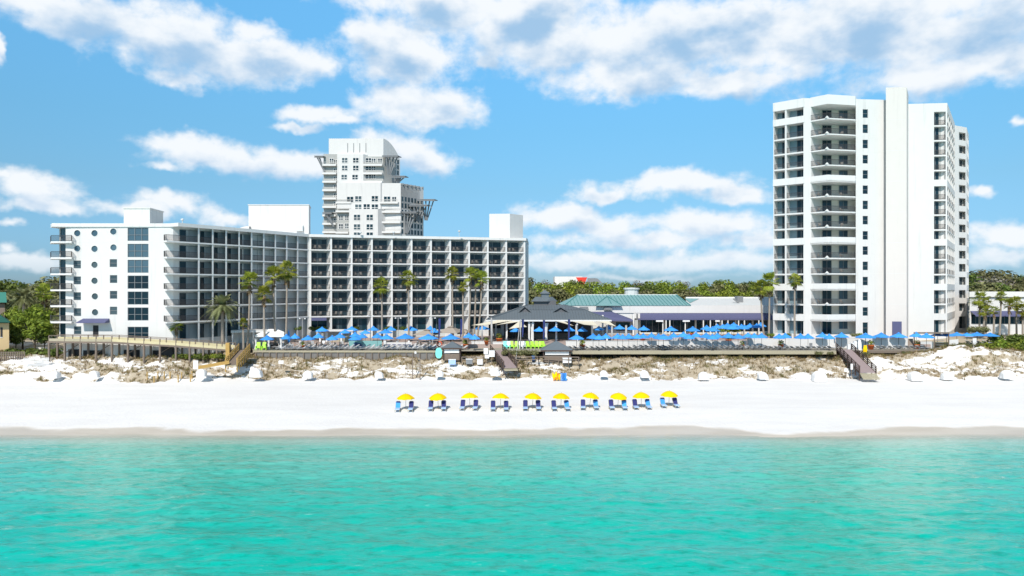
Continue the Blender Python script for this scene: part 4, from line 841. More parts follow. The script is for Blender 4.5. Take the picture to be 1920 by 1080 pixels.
# ------------------------------------------------------------------ umbrellas
def umbrella_meshes(rad, hgt, sides, drop, cap, mcan, mpole, poler, ex=1.15):
    can = MB(); rows = 4; n = sides
    def ring(f, dz=0): 
        r = rad * f; z = hgt - drop * (f ** ex) + dz
        out = []
        for j in range(2 * n):
            a = math.pi * j / n; rr = r * (1 if j % 2 == 0 else math.cos(math.pi / n) * .985); out.append((rr * math.cos(a), rr * math.sin(a), z - (0 if j % 2 == 0 else -.03 * f)))
        return out
    for dz, fl in ((0, False), (-.03, True)):
        vs_ = []
        for i in range(rows + 1): vs_ += ring(max(.02, i / rows), dz)
        k2 = 2 * n; fs_ = [(i * k2 + j, (i + 1) * k2 + j, (i + 1) * k2 + (j + 1) % k2, i * k2 + (j + 1) % k2) for i in range(rows) for j in range(k2)]
        can.add(vs_, [f[::-1] if fl else f for f in fs_])
    vr = ring(1); va_ = [(x, y, z - .12) for x, y, z in vr]; can.add(vr + va_, [(j, (j + 1) % (2 * n), (j + 1) % (2 * n) + 2 * n, j + 2 * n) for j in range(2 * n)])
    cm = can.mesh("canopy", mcan)
    pm = MB().tube([(0, 0, 0), (0, 0, hgt + .08)], poler, 6).mesh("pole", mpole)
    vm = MB().lathe([(rad * .26, hgt - drop * .13), (rad * .12, hgt + .02), (.03, hgt + .12), (.005, hgt + .2)], 10).mesh("vent", mcan) if cap else None
    bm_ = MB().lathe([(.30, 0), (.30, .06), (.06, .12)], 10).mesh("base", M['rail'])
    rb_ = MB()
    for j in range(n):
        a = 2 * math.pi * j / n; rb_.bar((0, 0, hgt - .06), (rad * .98 * math.cos(a), rad * .98 * math.sin(a), hgt - drop - .06), .03)
    return cm, pm, vm, bm_, rb_.mesh("rib", mpole)
UM = umbrella_meshes(1.3, 2.92, 8, .70, True, M['blue'], M['rail'], .035, 1.05)
def umbrella(name, ms_, loc, rz, label, cat, group, scale=(1, 1, 1), tilt=0, base=True):
    e = empty(name, loc, rz, label, cat, group); e.scale = scale; e.rotation_euler = (tilt * math.cos(rz * 3), tilt, rz)
    place("canopy", ms_[0], e); place("pole", ms_[1], e); place("rib", ms_[4], e)
    if ms_[2]: place("vent", ms_[2], e)
    if base: place("base", ms_[3], e)
    return e
UMB = [(501,633,22),(537,631,18),(553,630,16),(577.5,633,22),(597,629,18),(604,617,21),(623,633,20),(637,629,20),(647,621,19),(659.5,616,22),(685,622,19),(666,627,18),(666,633,21),(679,629,18),(700,615.6,19),(707.6,629,18),(722.5,621,23),(725,631,23),(733,615.6,18),(760,630,30),(770.6,615.6,23),(803,631,32),(807,615,17),(815,619.6,16),(845,631,30),
 (879,628.5,19),(890,631.5,18),(904,613.5,26),(967,618,19),(1011,617,20),(1041,616.5,21),(1081,631.6,25),(1068,616.5,19),(1092,617,17),(1123,615,16),(1140,613.5,16),(1161.5,613,19),(1184.4,614,19),(1207,615,19),(1112,630,21),(1123,631.5,21),(1136,630,19),(1158,630,20),(1167.5,631,18),(1179,630,18),(1195,630,18),(1206,629.5,20),(1221.7,628,16),(1235,630,18),
 (1244,631,30),(1258,616,23),(1263,628,17),(1281.5,627,21),(1292,630.5,19),(1299,616.6,24),(1305,627,18),(1324,628.6,22),(1325,614,20),(1336,616.6,24),(1336,631,20),(1345,628.6,18),(1345,611.7,18),(1355.5,611.7,18),(1364,609.5,18),(1366,628.6,24),(1372,613,24),(1376,608.5,18),(1384,629.8,22),(1390.4,611.7,17),(1396,613,16),(1406,610.5,19),(1402.5,628,18),(1414.5,629,19),(1419,610.5,18),(1426.5,608.7,18),(1428,629,19),
 (1461,630,19),(1472.6,629,19),(1501,630,20),(1515,630,19),(1542,628,20),(1555,630.7,18),(1578,628,22),(1623,629,31),(1652.5,628,26),(1685,628,26),(1718,627,20),(1737,629,23),(1758,626.5,21),(1774.6,627,24),(1794,626,22),(1813,627,22),(1832,626,26),(1856.5,627,26)]
ZONES = [(660, "below the left half of the middle wing"), (860, "below the right half of the middle wing"), (1010, "by the left half of the pavilion"), (1150, "by the right half of the pavilion"), (1250, "by the corner entrance of the low building"), (1350, "below the long purple awning's left half"), (1440, "below the long purple awning's right half"), (1610, "before the tower's balconies"), (1710, "before the tower's blank wall"), (2000, "right of the tower's shaft")]
cnt = {}
for (px, py, w) in sorted(UMB):
    if py >= 625:
        row = "front-row"; bz = DZ; Y = min(130.4, max(125.9, 8.5 * F_PX / (py - HZ)))
        if px > 1745: bz = TZ - .1; Y = 133
    else:
        row = "back-row"; bz = TZ; Y = max(136, 7.8 * F_PX / (py - HZ))
        if 905 < px < 1110: Y = 138
    zc = zat(py, Y); sz = (zc - bz) / 2.55; s = w * Y / F_PX / 2.6 * 1.2
    zn = next(z for lim, z in ZONES if px < lim); key = (row, zn); cnt[key] = cnt.get(key, 0) + 1
    umbrella("patio_umbrella", UM, (*at(px, Y), bz), random.uniform(0, .8), "blue %s umbrella %s, %s from left there" % (row, zn, nth(cnt[key] - 1)), "umbrella", "open blue umbrellas on the pool terrace", (s, s, sz))
# one closed blue umbrella
e = empty("closed_umbrella", (*at(541.5, 131), DZ), 0, "closed blue umbrella standing tall among the open ones near the white cabana", "umbrella")
MB().lathe([(.02, 1.0), (.22, 1.1), (.30, 1.6), (.20, 2.6), (.10, 3.3), (.02, 3.5)], 10, (*at(541.5, 131), DZ)).build("canopy", M['blue'], e, True); MB().tube([(*at(541.5, 131), DZ), (*at(541.5, 131), DZ + 3.5)], .04).build("pole", M['rail'], e)
# large taupe canopies
TM = umbrella_meshes(3.3, 3.5, 4, 1.35, True, M['taupe'], M['steel'], .08)
for px, py, w, Y, lab in ((800, 622, 50, 136.5, "lower taupe tent canopy behind the blue umbrellas"), (845, 617, 52, 138.5, "taller taupe tent canopy left of the pavilion"), (872, 621, 30, 141, "taupe tent canopy partly behind its taller neighbour")):
    s = w * Y / F_PX / 6.0; umbrella("tent_canopy", TM, (*at(px, Y), TZ), .5, lab, "canopy", "taupe tent canopies", (s, s, (zat(py, Y) - TZ) / 2.85))

# yellow beach umbrellas and their chairs
YM = umbrella_meshes(1.16, 2.05, 8, .56, False, M['yellow'], M['wood'], .025, 1.8)
def beach_chair(name, label, navy_full, group):
    e = empty(name, (0, 0, 0), 0, label, "chair", group)
    fr = MB()
    for x in (-.30, .30):
        fr.bar((x, -.75, .30), (x, .55, .32), .06, .07); fr.bar((x, -.65, 0), (x, -.65, .32), .06); fr.bar((x, .45, 0), (x, .45, .34), .06); fr.bar((x, .20, .36), (x, .80, 1.10), .05, .07)
    fr.bar((-.33, .80, 1.10), (.33, .80, 1.10), .06); fr.build("frame", M['palewood'], e)
    st = MB().box(-.30, .30, -.78, .24, .34, .45); st.build("seat_cushion", M['paleblue'], e)
    bk = MB(); bk.add([(-.29,.18,.42),(.29,.18,.42),(.29,.76,1.14),(-.29,.76,1.14),(-.29,.25,.36),(.29,.25,.36),(.29,.83,1.08),(-.29,.83,1.08)], [(0,1,2,3),(7,6,5,4),(0,3,7,4),(1,5,6,2),(3,2,6,7),(0,4,5,1)]); bk.build("backrest", M['navy'] if navy_full else M['blue'], e)
    hd = MB().box(-.24, .24, .66, .80, 1.02, 1.22); hd.build("headrest", M['navy'], e)
    return e
protoN = beach_chair("beach_chair", "x", True, "blue beach chairs under the yellow umbrellas"); protoB = beach_chair("beach_chair", "x", False, "blue beach chairs under the yellow umbrellas")
YB = [(761,749,0,1),(822,748,1,1),(881,747,1,1),(938,748,1,1),(998,747,1,1),(1051.5,747.5,1,0),(1105,746,1,0),(1158,746,1,0),(1202.5,745,1,0),(1254,742,0,1)]
usedN = usedB = False
for i, (px, py, ln, rn) in enumerate(YB):
    Y = 91.6 + (747 - py) * .35; zg = height(*at(px, Y)); x, _ = at(px, Y)
    umbrella("beach_umbrella", YM, (x, Y, zg), i * .7, "yellow beach umbrella on the open sand, %s from left in the row" % nth(i), "umbrella", "yellow umbrellas in a row on the sand", ((1.0, 1.0, 1.02)), R(random.uniform(-6, 6)), False)
    for s, nv, dx in (("left", ln, -.92), ("right", rn, .78)):
        lab = "%s beach chair, %s of the pair under the %s yellow umbrella from left" % ("navy-backed" if nv else "bright blue-backed", s, nth(i))
        loc = (x + dx, Y - .9, height(x + dx, Y - .9)); rz = R(random.uniform(-5, 5))
        pr_ = protoN if nv else protoB
        if nv and not usedN: usedN = True; pr_.location = loc; pr_.rotation_euler.z = rz; pr_['label'] = lab
        elif not nv and not usedB: usedB = True; pr_.location = loc; pr_.rotation_euler.z = rz; pr_['label'] = lab
        else: copy_tree(pr_, loc, rz, lab)
# heap of folded yellow umbrellas and the stacked chairs beside it
hp = empty("umbrella_pile", (*at(1043, 115.5), 1.3), 0, "heap of folded yellow and orange umbrellas at the dune foot", "umbrellas")
for i in range(9):
    a = Vector((*at(1038 + 1.5 * i, 115.5 + .1 * (i % 3)), 1.35 + .1 * (i % 4))); b_ = a + Vector((random.uniform(-.5, .5), random.uniform(.2, .9), random.uniform(.7, 1.25)))
    MB().tube([a, a.lerp(b_, .3), a.lerp(b_, .7), b_], [.05, .24, .2, .05], 7).build("folded_umbrella", M['yellow'] if i % 3 else M['orange'], hp, True)
hp2 = empty("chair_stack", (*at(1055, 115.3), 1.3), 0, "stack of folded pale blue beach chairs beside the yellow heap", "chairs")
for i in range(5):
    x, Y = at(1052 + 1.3 * i, 115.3); MB().add([(x - .05, Y, 1.35), (x + .45, Y, 1.35), (x + .45, Y + .3, 2.6), (x - .05, Y + .3, 2.6), (x - .05, Y + .07, 1.35), (x + .45, Y + .07, 1.35), (x + .45, Y + .37, 2.6), (x - .05, Y + .37, 2.6)], [(0,1,2,3),(7,6,5,4),(0,3,7,4),(1,5,6,2),(3,2,6,7),(0,4,5,1)]).build("folded_chair", M['paleblue'] if i % 2 else M['blue'], hp2)

# ------------------------------------------------------------------ loungers
def lounger_proto():
    e = empty("sun_lounger", (0, 0, 0), 0, "x", "lounger", "x")
    MB().box(-.32, .32, -1.0, .25, .34, .40).add([(-.32,.25,.34),(.32,.25,.34),(.32,.95,.72),(-.32,.95,.72),(-.32,.25,.40),(.32,.25,.40),(.32,.92,.78),(-.32,.92,.78)], [(3,2,1,0),(4,5,6,7),(0,1,5,4),(1,2,6,5),(2,3,7,6),(3,0,4,7)]).build("sling", M['grey'], e)
    f = MB()
    for x in (-.34, .34):
        f.bar((x, -1.0, .34), (x, .9, .34), .05, .06); f.bar((x, -.85, 0), (x, -.85, .34), .05); f.bar((x, .7, 0), (x, .7, .34), .05); f.bar((x, .25, .36), (x, .95, .74), .05, .06)
    f.build("frame", M['frameg'], e); return e
LP = lounger_proto(); firstL = True
def lounger(loc, rz, lab, grp):
    global firstL
    if firstL: o = LP; o.location = loc; o.rotation_euler = (0, 0, rz); firstL = False; o['label'] = lab
    else: o = copy_tree(LP, loc, rz, lab)
    o['group'] = grp
ROWS = [("front", "left", 527, 868, 126.9, R(-62), 36), ("second", "left", 520, 860, 129.6, R(-58), 34), ("front", "right", 1064, 1560, 127.2, R(118), 50), ("second", "right", 1196, 1440, 129.4, R(118), 24), ("front", "far right", 1640, 1736, 128.2, R(118), 10), ("back", "far right", 1818, 1850, 131.9, R(110), 4)]
for (rw, sd, p0, p1, Y, rz, n) in ROWS:
    for i in range(n):
        px = p0 + (p1 - p0) * i / (n - 1) + random.uniform(-1, 1)
        if 812 < px < 838 and sd == "left" and rw == "front": px += 0
        lounger((*at(px, Y + random.uniform(-.2, .2)), (DZ if Y < 131 else TZ - .1)), rz + random.uniform(-.12, .12), "grey sun lounger, %s from left in the %s row on the %s deck" % (nth(i), rw, sd), "grey loungers on the %s pool deck" % sd)

# ------------------------------------------------------------------ deck edges and walls
def tagged(mb, name, m_, label, cat, group=None, smooth=False): return tag(mb.build(name, M[m_], None, smooth), label, cat, group)
e = empty("retaining_wall", (*at(650, 125), 4), 0, "grey timber retaining wall under the left pool deck edge", "wall")
MB().prism([at(478, 124.9), at(816, 124.6), at(816, 124.85), at(478, 125.15)], 3.0, DZ - .28).build("boards", M['greywall'], e)
MB().prism([at(474, 124.7), at(818, 124.4), at(818, 125.6), at(474, 125.9)], DZ - .24, DZ + .03).build("cap", M['palewood'], e)
for i in range(27):
    x, y = at(480 + 12.8 * i, 124.75 - .3 * i / 26); MB().box(x - .09, x + .09, y - .06, y + .1, 3, DZ - .26).build("post", M['wood'], e)
e = empty("deck_edge", (*at(1300, 125), 4), 0, "pale timber edge beam and dark posts under the long right deck", "deck edge")
MB().prism([at(1052, 125.2), at(1568, 125.0), at(1568, 125.25), at(1052, 125.45)], DZ - .62, DZ - .0).build("beam", M['palewood'], e)
for i in range(24):
    x, y = at(1066 + 21.6 * i, 126.4); MB().box(x - .12, x + .12, y - .1, y + .14, 3, DZ - .2).build("post", M['darkwood'], e)
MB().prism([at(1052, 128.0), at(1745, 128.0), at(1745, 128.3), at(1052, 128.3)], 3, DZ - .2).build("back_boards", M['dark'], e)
e2 = empty("deck_edge", (*at(1690, 126), 4), 0, "weathered edge beam under the far right deck beside the wooden ramp", "deck edge")
MB().prism([at(1628, 126.2), at(1742, 126.4), at(1742, 126.6), at(1628, 126.38)], DZ - .5, DZ).build("beam", M['wood'], e2)
for i in range(6):
    x, y = at(1634 + 21 * i, 127); MB().box(x - .12, x + .12, y - .1, y + .14, 3, DZ - .2).build("post", M['darkwood'], e2)
def white_wall(p0, p1, z, label, Y0=131.0, Y1=131.0, caps=True):
    e = empty("terrace_wall", (*at((p0 + p1) / 2, Y0), DZ), 0, label, "wall", "low white walls along the pool deck")
    MB().prism([at(p0, Y0), at(p1, Y1), at(p1, Y1 + .24), at(p0, Y0 + .24)], DZ - .3, z).build("wall", M['white'], e)
    MB().prism([at(p0 - .5, Y0 - .05), at(p1 + .5, Y1 - .05), at(p1 + .5, Y1 + .29), at(p0 - .5, Y0 + .29)], z + .003, z + .1).build("coping", M['white2'], e); return e
white_wall(1061, 1400, 6.72, "long low white terrace wall behind the right loungers")
e = white_wall(1401, 1566, 7.2, "taller white terrace wall in front of the tower balconies", 130.9, 130.9)
v_ = P(1520, 648, 130.9); MB().box(v_.x - .28, v_.x + .28, 130.78, 130.85, v_.z - .5, v_.z + .5).build("vent", M['frame'], e)
white_wall(1567, 1702, 7.35, "white terrace wall below the tower's blank wall, right of the ramp", 130.8, 130.8)
white_wall(924, 960, 6.5, "short white wall left of the lime chairs", 131.6, 131.6); white_wall(884, 912, 6.6, "short white wall behind the left planter", 132, 132)
# little white fence left of the walkway head
# mural and pool features on the left
e = empty("mural_wall", (*at(685, 132.5), DZ), 0, "teal painted pool wall with a dark blue panel below blue umbrellas", "wall")
MB().prism([at(654, 132.4), at(716, 132.4), at(716, 132.8), at(654, 132.8)], DZ, DZ + 1.25).build("wall", M['mural'], e)
MB().add([(*at(663, 132.36), DZ + .1), (*at(680, 132.36), DZ + .1), (*at(677, 132.36), DZ + .75), (*at(667, 132.36), DZ + 1.0), (*at(663, 132.36), DZ + .95)], [(0,1,2,3,4)]).build("painted_panel", M['bluepaint'], e)
e = empty("pool_bar", (*at(625, 138), TZ), 0, "white flat-roofed pool bar behind the left blue umbrellas", "bar")
MB().prism([at(598, 137.4), at(662, 137.4), at(662, 141), at(598, 141)], TZ + 2.05, TZ + 2.3).build("roof", M['white'], e)
for px in (600, 612, 640, 660): x, y = at(px, 137.6); MB().box(x - .18, x + .18, y, y + .35, TZ, TZ + 2.05).build("column", M['white2'], e)
MB().prism([at(606, 139.6), at(660, 139.6), at(660, 139.9), at(606, 139.9)], TZ, TZ + 2.05).build("back_wall", M['offwhite'], e); MB().prism([at(612, 138), at(656, 138), at(656, 138.4), at(612, 138.4)], TZ, TZ + 1.05).build("counter", M['palewood'], e)
e = empty("striped_bench", (*at(755, 132), DZ), 0, "low white planter wall with a purple stripe on the left deck", "wall")
MB().prism([at(722, 132.5), at(772, 132.5), at(772, 133), at(722, 133)], DZ, DZ + .95).build("wall", M['white'], e); MB().prism([at(724, 132.42), at(770, 132.42), at(770, 132.48), at(724, 132.48)], DZ + .45, DZ + .6).build("stripe", M['purple'], e)
# cabana and white bar at the left end
e = empty("cabana", (*at(507, 130), DZ), 0, "white fabric cabana with tied drapes at the left end of the pool deck", "cabana")
cz = lambda py: zat(py, 130)
rf = MB()
for (p0, p1, ya, yb) in ((478, 533, 128.6, 130.6), (490, 533, 131, 133)):
    a0, a1, b0_, b1_ = gx(p0, ya), gx(p1, ya), gx(p0 + 3, yb), gx(p1 - 1, yb); zt = zat(621.5 if ya < 130 else 618, 130)
    xm0, xm1, ym = gx(p0 + 14, (ya + yb) / 2), gx(p1 - 14, (ya + yb) / 2), (ya + yb) / 2
    rf.add([(a0, ya, zt - .55), (a1, ya, zt - .55), (b1_, yb, zt - .55), (b0_, yb, zt - .55), (xm0, ym, zt), (xm1, ym, zt), (a0, ya, zt - .95), (a1, ya, zt - .95)], [(0,1,5,4),(1,2,5),(2,3,4,5),(3,0,4),(0,6,7,1)])
rf.build("roof", M['cloth'], e)
for px, Y in ((480, 128.8), (504, 128.8), (527, 128.8), (486, 132.6), (531, 132.6)):
    x, y = at(px, Y); MB().lathe([(.28, 0), (.2, .6), (.12, 1.0), (.3, 1.9), (.34, 2.0)], 9, (x, y, DZ)).build("drape", M['cloth'], e, True)
MB().box(gx(508,130), gx(518,130), 129.8, 131.2, DZ, DZ + .65).build("daybed", M['dark'], e)
e = empty("bar_hut", (*at(466, 131), DZ), 0, "white-walled outdoor bar with flat roof beside the left palms", "bar")
MB().prism([at(433, 129), at(500, 131), at(500, 134.5), at(433, 132.5)], zat(623.5, 130), zat(619.5, 130)).build("roof", M['white2'], e)
for px, Y in ((436, 129.3), (455, 129.8), (475, 130.4), (497, 131.2)): x, y = at(px, Y); MB().box(x - .12, x + .12, y, y + .24, DZ, zat(623.5, 130)).build("post", M['white2'], e)
MB().prism([at(438, 131.4), at(498, 133), at(498, 133.2), at(438, 131.6)], DZ, zat(623.5, 130)).build("back_wall", M['offwhite'], e); MB().prism([at(438, 129.8), at(470, 130.6), at(470, 131), at(438, 130.2)], DZ - .6, DZ + 1).build("counter", M['greywall'], e)

# planters
def bush_pts(mb, c, rx, ry, rz, n, size, rnd=random, lo=-1):
    for _ in range(n):
        while True:
            p = Vector((rnd.uniform(-1, 1), rnd.uniform(-1, 1), rnd.uniform(lo, 1)))
            if .25 < p.length < 1: break
        d = p.normalized(); p = Vector((c[0] + p.x * rx, c[1] + p.y * ry, c[2] + p.z * rz))
        nrm = (d + Vector((rnd.uniform(-.5, .5), rnd.uniform(-.6, .4), rnd.uniform(-.1, .7)))).normalized(); a = nrm.orthogonal().normalized(); a.rotate(Matrix.Rotation(rnd.uniform(0, 6.28), 3, nrm)); b = nrm.cross(a)
        s = size * rnd.uniform(.55, 1.3); mb.add([p - a * s, p - b * s * .55, p + a * s, p + b * s * .55], [(0, 1, 2, 3)], rnd.random())
pot = MB().lathe([(.02, 0), (.30, 0), (.46, .62), (.5, .64), (.5, .74), (.42, .74), (.40, .66), (.02, .64)], 14).mesh("pot", M['terracotta'], True)
plm = MB(); bush_pts(plm, (0, 0, 1.05), .5, .5, .5, 120, .13); plm = plm.mesh("plant", M['leaf'])
PL = [(567, 648, 128, "by the left cabana umbrellas", 1.0), (873, 647, 130, "left of the short white wall", 1.1), (912, 646, 131.2, "by the tall white sail pole", .9), (1092, 653, 128.5, "alone before the white wall right of the kiosk", 1.15), (1366, 641, 131.8, "behind the white wall below the purple awning", 1.2), (1391, 652, 129.8, "before the white wall's right bend", 1.0), (1464, 653, 129.5, "before the taller white wall under twin umbrellas", 1.1), (1633, 659, 127.6, "right of the ramp head", 1.2), (1720, 653, 129.8, "beside the far right deck end", 1.1), (1296, 627, 150, "below the purple awning behind the back umbrellas", 1.3), (936, 641, 134, "in front of the pavilion's left bay", 1.3), (1205, 632, 137, "behind the front umbrellas by the corner entrance", 1.0)]
for px, py, Y, wh, s in PL:
    bz = DZ if Y < 131 else TZ; e = empty("planter_pot", (*at(px, Y), bz), random.uniform(0, 6), "terracotta plant pot " + wh, "planter", "terracotta pots on the pool deck"); e.scale = (s, s, s); place("pot", pot, e); place("plant", plm, e)

# lime chairs
lc = MB(); lc.box(-.3,.3,-.3,.25,.3,.38); lc.add([(-.3,.2,.36),(.3,.2,.36),(.26,.5,1.15),(-.26,.5,1.15),(-.3,.25,.34),(.3,.25,.34),(.26,.55,1.15),(-.26,.55,1.15)], [(0,1,2,3),(7,6,5,4),(0,3,7,4),(1,5,6,2),(3,2,6,7),(0,4,5,1)])
for x in (-.32, .32): lc.box(x - .06, x + .06, -.35, .3, .55, .6); lc.box(x - .04, x + .04, -.32, -.24, 0, .55); lc.box(x - .04, x + .04, .2, .28, 0, .55)
lcl = lc.mesh("lime_chair", M['lime']); lcw = lc.mesh("white_chair", M['tvwhite']); lct = lc.mesh("teal_chair", M['aqua'])
for i, (px, me_, cn) in enumerate([(947, lct, "teal"), (953, lct, "teal"), (959, lcl, "lime green"), (968, lcl, "lime green"), (977, lcw, "white"), (983, lcw, "white"), (990, lcl, "lime green"), (999, lcl, "lime green"), (1006, lcl, "lime green"), (1013, lcl, "lime green"), (1019, lcl, "lime green")]):
    o = place(me_.name, me_, None, (*at(px, 130.2), DZ), R(random.uniform(-15, 15)), 1.15); tag(o, "%s deck chair in front of the pavilion, %s from left in the row" % (cn, nth(i)), "chair", "bright deck chairs before the pavilion")
for i, px in enumerate((484, 495)): tag(place("lime_chair", lcl, None, (*at(px, 127), DZ), .2, 1.2), "lime green deck chair by the white cabana, %s one" % ("left" if i == 0 else "right"), "chair", "lime chairs by the cabana")
for i in range(9):
    px = 1262 + 8.2 * i; tag(place("white_chair", lcw, None, (*at(px, 132.4), TZ), R(random.uniform(150, 210)), 1.1), "white terrace chair behind the white wall, %s from left" % nth(i), "chair", "white chairs under the awning umbrellas")
for i in range(10):
    px = 575 + 8.0 * i + random.uniform(-1, 1); tag(place("dining_chair", CHAIR, None, (*at(px, 131.6), DZ), R(random.uniform(0, 360)), 1.1), "dark dining chair on the left deck under blue umbrellas, %s from left" % nth(i), "chair", "dark chairs on the left deck")
for i in range(8):
    px = 786 + 6.5 * i; tag(place("dining_chair", CHAIR, None, (*at(px, 132.6), DZ), R(random.uniform(0, 360)), 1.1), "dark dining chair below the taupe canopies, %s from left" % nth(i), "chair", "dark chairs below the taupe canopies")

tbm = MB().lathe([(.02, 0), (.25, 0), (.25, .04), (.04, .06), (.04, .68), (.42, .70), (.42, .74), (.02, .74)], 12).mesh("side_table", M['tvwhite'])
for i in range(14):
    px = 560 + 22 * i + random.uniform(-4, 4)
    tag(place("side_table", tbm, None, (*at(px, 133.6), DZ), 0), "round white side table between the left deck umbrellas, %s from left" % nth(i), "table", "white side tables on the left deck")
for i in range(16):
    px = 505 + 19.5 * i + random.uniform(-5, 5)
    if 650 < px < 720: continue
    tag(place("white_chair", lcw, None, (*at(px, 133.2), DZ), R(random.uniform(0, 360)), 1.05), "white chair among the left deck umbrellas, %s place from left" % nth(i), "chair", "white chairs on the left deck")
# kiosks
def kiosk(px, w, ytop, yeave, ybase, Y, label):
    e = empty("kiosk", (*at(px, Y), zat(ybase, Y)), 0, label, "kiosk", "grey-roofed beach kiosks"); x = gx(px, Y); hw = w * Y / F_PX / 2; zt, zv, zb = zat(ytop, Y), zat(yeave, Y), zat(ybase, Y) - .6; d = min(1.9, hw)
    rf = MB(); rf.add([(x - hw, Y - d, zv), (x + hw, Y - d, zv), (x + hw, Y + d, zv), (x - hw, Y + d, zv), (x - hw * .06, Y, zt), (x + hw * .06, Y, zt)], [(0,1,5,4),(1,2,5),(2,3,4,5),(3,0,4),(3,2,1,0)]); rf.build("roof", M['roof'], e)
    MB().box(x - hw, x + hw, Y - d - .04, Y - d, zv - .22, zv + .02).build("fascia", M['darkwood'], e)
    for sx in (-1, 1):
        for sy in (-1, 1): MB().box(x + sx * hw * .82 - .09, x + sx * hw * .82 + .09, Y + sy * d * .8 - .09, Y + sy * d * .8 + .09, zb, zv).build("post", M['darkwood'], e)
    h_ = zv - zat(ybase, Y)
    sh_ = MB(); sh_.box(x - hw * .72, x + hw * .75, Y - d * .8, Y - d * .76, zv - h_ * .55, zv - .2); sh_.build("shutter", M['cloth'], e)
    MB().box(x - hw * .8, x + hw * .8, Y - d * .7, Y + d * .7, zb, zat(ybase, Y) + .55).build("counter", M['wood'], e); MB().box(x - hw * .78, x + hw * .78, Y + d * .3, Y + d * .4, zb, zv).build("back_wall", M['dark'], e)
kiosk(848, 37, 640.5, 651, 668, 123.3, "small grey-roofed beach kiosk beside the aqua surfboard"); kiosk(1043, 60, 639.5, 655, 671, 123.2, "larger grey-roofed beach kiosk right of the middle walkway")

# boards, signs, rings, small things on the dune edge
def board(px, py0, py1, w, Y, m_, name, label, cat, lean=.25):
    a, b_ = zat(py1, Y), zat(py0, Y); x = gx(px, Y); hw = w * Y / F_PX / 2; n = 14; outl = []
    for i in range(n):
        t_ = 2 * math.pi * i / n; u, v = math.cos(t_), math.sin(t_); outl.append((x + hw * math.copysign(abs(u) ** .7, u), v))
    mb = MB(); N_ = n; pv = lambda d: [(ox, Y + d + lean * (v + 1) / 2, a + (b_ - a) * (v + 1) / 2) for ox, v in outl]
    mb.add(pv(0) + pv(.08), [tuple(range(N_)), tuple(range(2 * N_ - 1, N_ - 1, -1))] + [(i, N_ + i, N_ + (i + 1) % N_, (i + 1) % N_) for i in range(N_)]); return tagged(mb, name, m_, label, cat)
board(822.5, 652, 672, 12.5, 122.8, 'aqua', "surfboard", "aqua surfboard standing upright left of the small kiosk", "surfboard"); board(1613, 636, 662, 6.5, 126.5, 'tvwhite', "surfboard", "white surfboard standing upright behind the wooden ramp", "surfboard")
def sign(px, py0, py1, w, Y, label, post=None, m_='tvwhite'):
    e = empty("sign", (*at(px, Y), zat(post or py1, Y)), 0, label, "sign", "white notice boards on the dune edge"); x = gx(px, Y); hw = w * Y / F_PX / 2
    MB().box(x - hw, x + hw, Y - .04, Y + .02, zat(py1, Y), zat(py0, Y)).build("panel", M[m_], e)
    if post: MB().box(x - .05, x + .05, Y + .021, Y + .1, zat(post, Y) - .4, zat(py0 + 1, Y)).build("post", M['wood'], e)
sign(838, 655, 669, 11, 122.4, "tall white menu board left of the small kiosk", 674); sign(911, 653, 664, 8, 122, "upper white notice board left of the middle walkway", 678); sign(913, 665, 672, 8, 121.8, "small white notice board low beside the walkway", 678); sign(922, 657, 669, 11, 121.6, "square pale notice board at the walkway rail", 680)
sign(1586.5, 691, 697, 7, 117.4, "small white square sign in the dune grass left of the ramp", 702); sign(1597, 682, 693, 4.5, 118.2, "left white panel on the ramp's lower rail", 700); sign(1603.5, 682, 693, 4.5, 118.2, "right white panel on the ramp's lower rail", 700); sign(779, 659, 663, 3.5, 122.5, "tiny white sign on the dune below the pool deck", 668); sign(527, 676, 682, 9, 117.5, "low white sign on the left dune crest", 686); sign(367, 676, 692, 9, 115.5, "white notice board at the foot of the left stair", 697)
def ring(px, py, Y, r, label, m_='ringred'):
    c = P(px, py, Y); pts = [(c.x + r * math.cos(a), c.y, c.z + r * math.sin(a)) for a in [2 * math.pi * i / 14 for i in range(15)]]; return tagged(MB().tube(pts, .11, 7), "life_ring", m_, label, "life ring", None, True)
ring(824, 645, 127.5, .45, "red life ring above the aqua surfboard"); ring(1085, 674, 121, .3, "dark hose ring on the rail right of the larger kiosk", 'rail')
for px, py, w, Y, lab in ((900, 677, 10, 121.5, "white box bench left of the middle walkway"), (848, 677, 13, 121, "blue and white cushion stack before the small kiosk"), (880, 676, 12, 121.5, "dark storage box on the dune left of the walkway"), (1063, 674, 16, 121.2, "white bench before the larger kiosk"), (1000, 671, 5, 122.5, "blue cool box beside the larger kiosk")):
    x, hw, zb = gx(px, Y), w * Y / F_PX / 2, zat(py + 3, Y); e = empty("storage_box", (x, Y, zb), 0, lab, "box"); k_ = 'bluepaint' if 'blue' in lab else ('frame' if 'dark' in lab else 'tvwhite')
    MB().box(x - hw, x + hw, Y - .35, Y + .35, zb - .3, zb + .5).build("body", M[k_ if lab[:9] != 'blue and ' else 'paleblue'], e); MB().box(x - hw - .05, x + hw + .05, Y - .4, Y + .4, zb + .505, zb + .6).build("lid", M['tvwhite' if k_ != 'bluepaint' or lab[:9] == 'blue and ' else 'blue'], e)
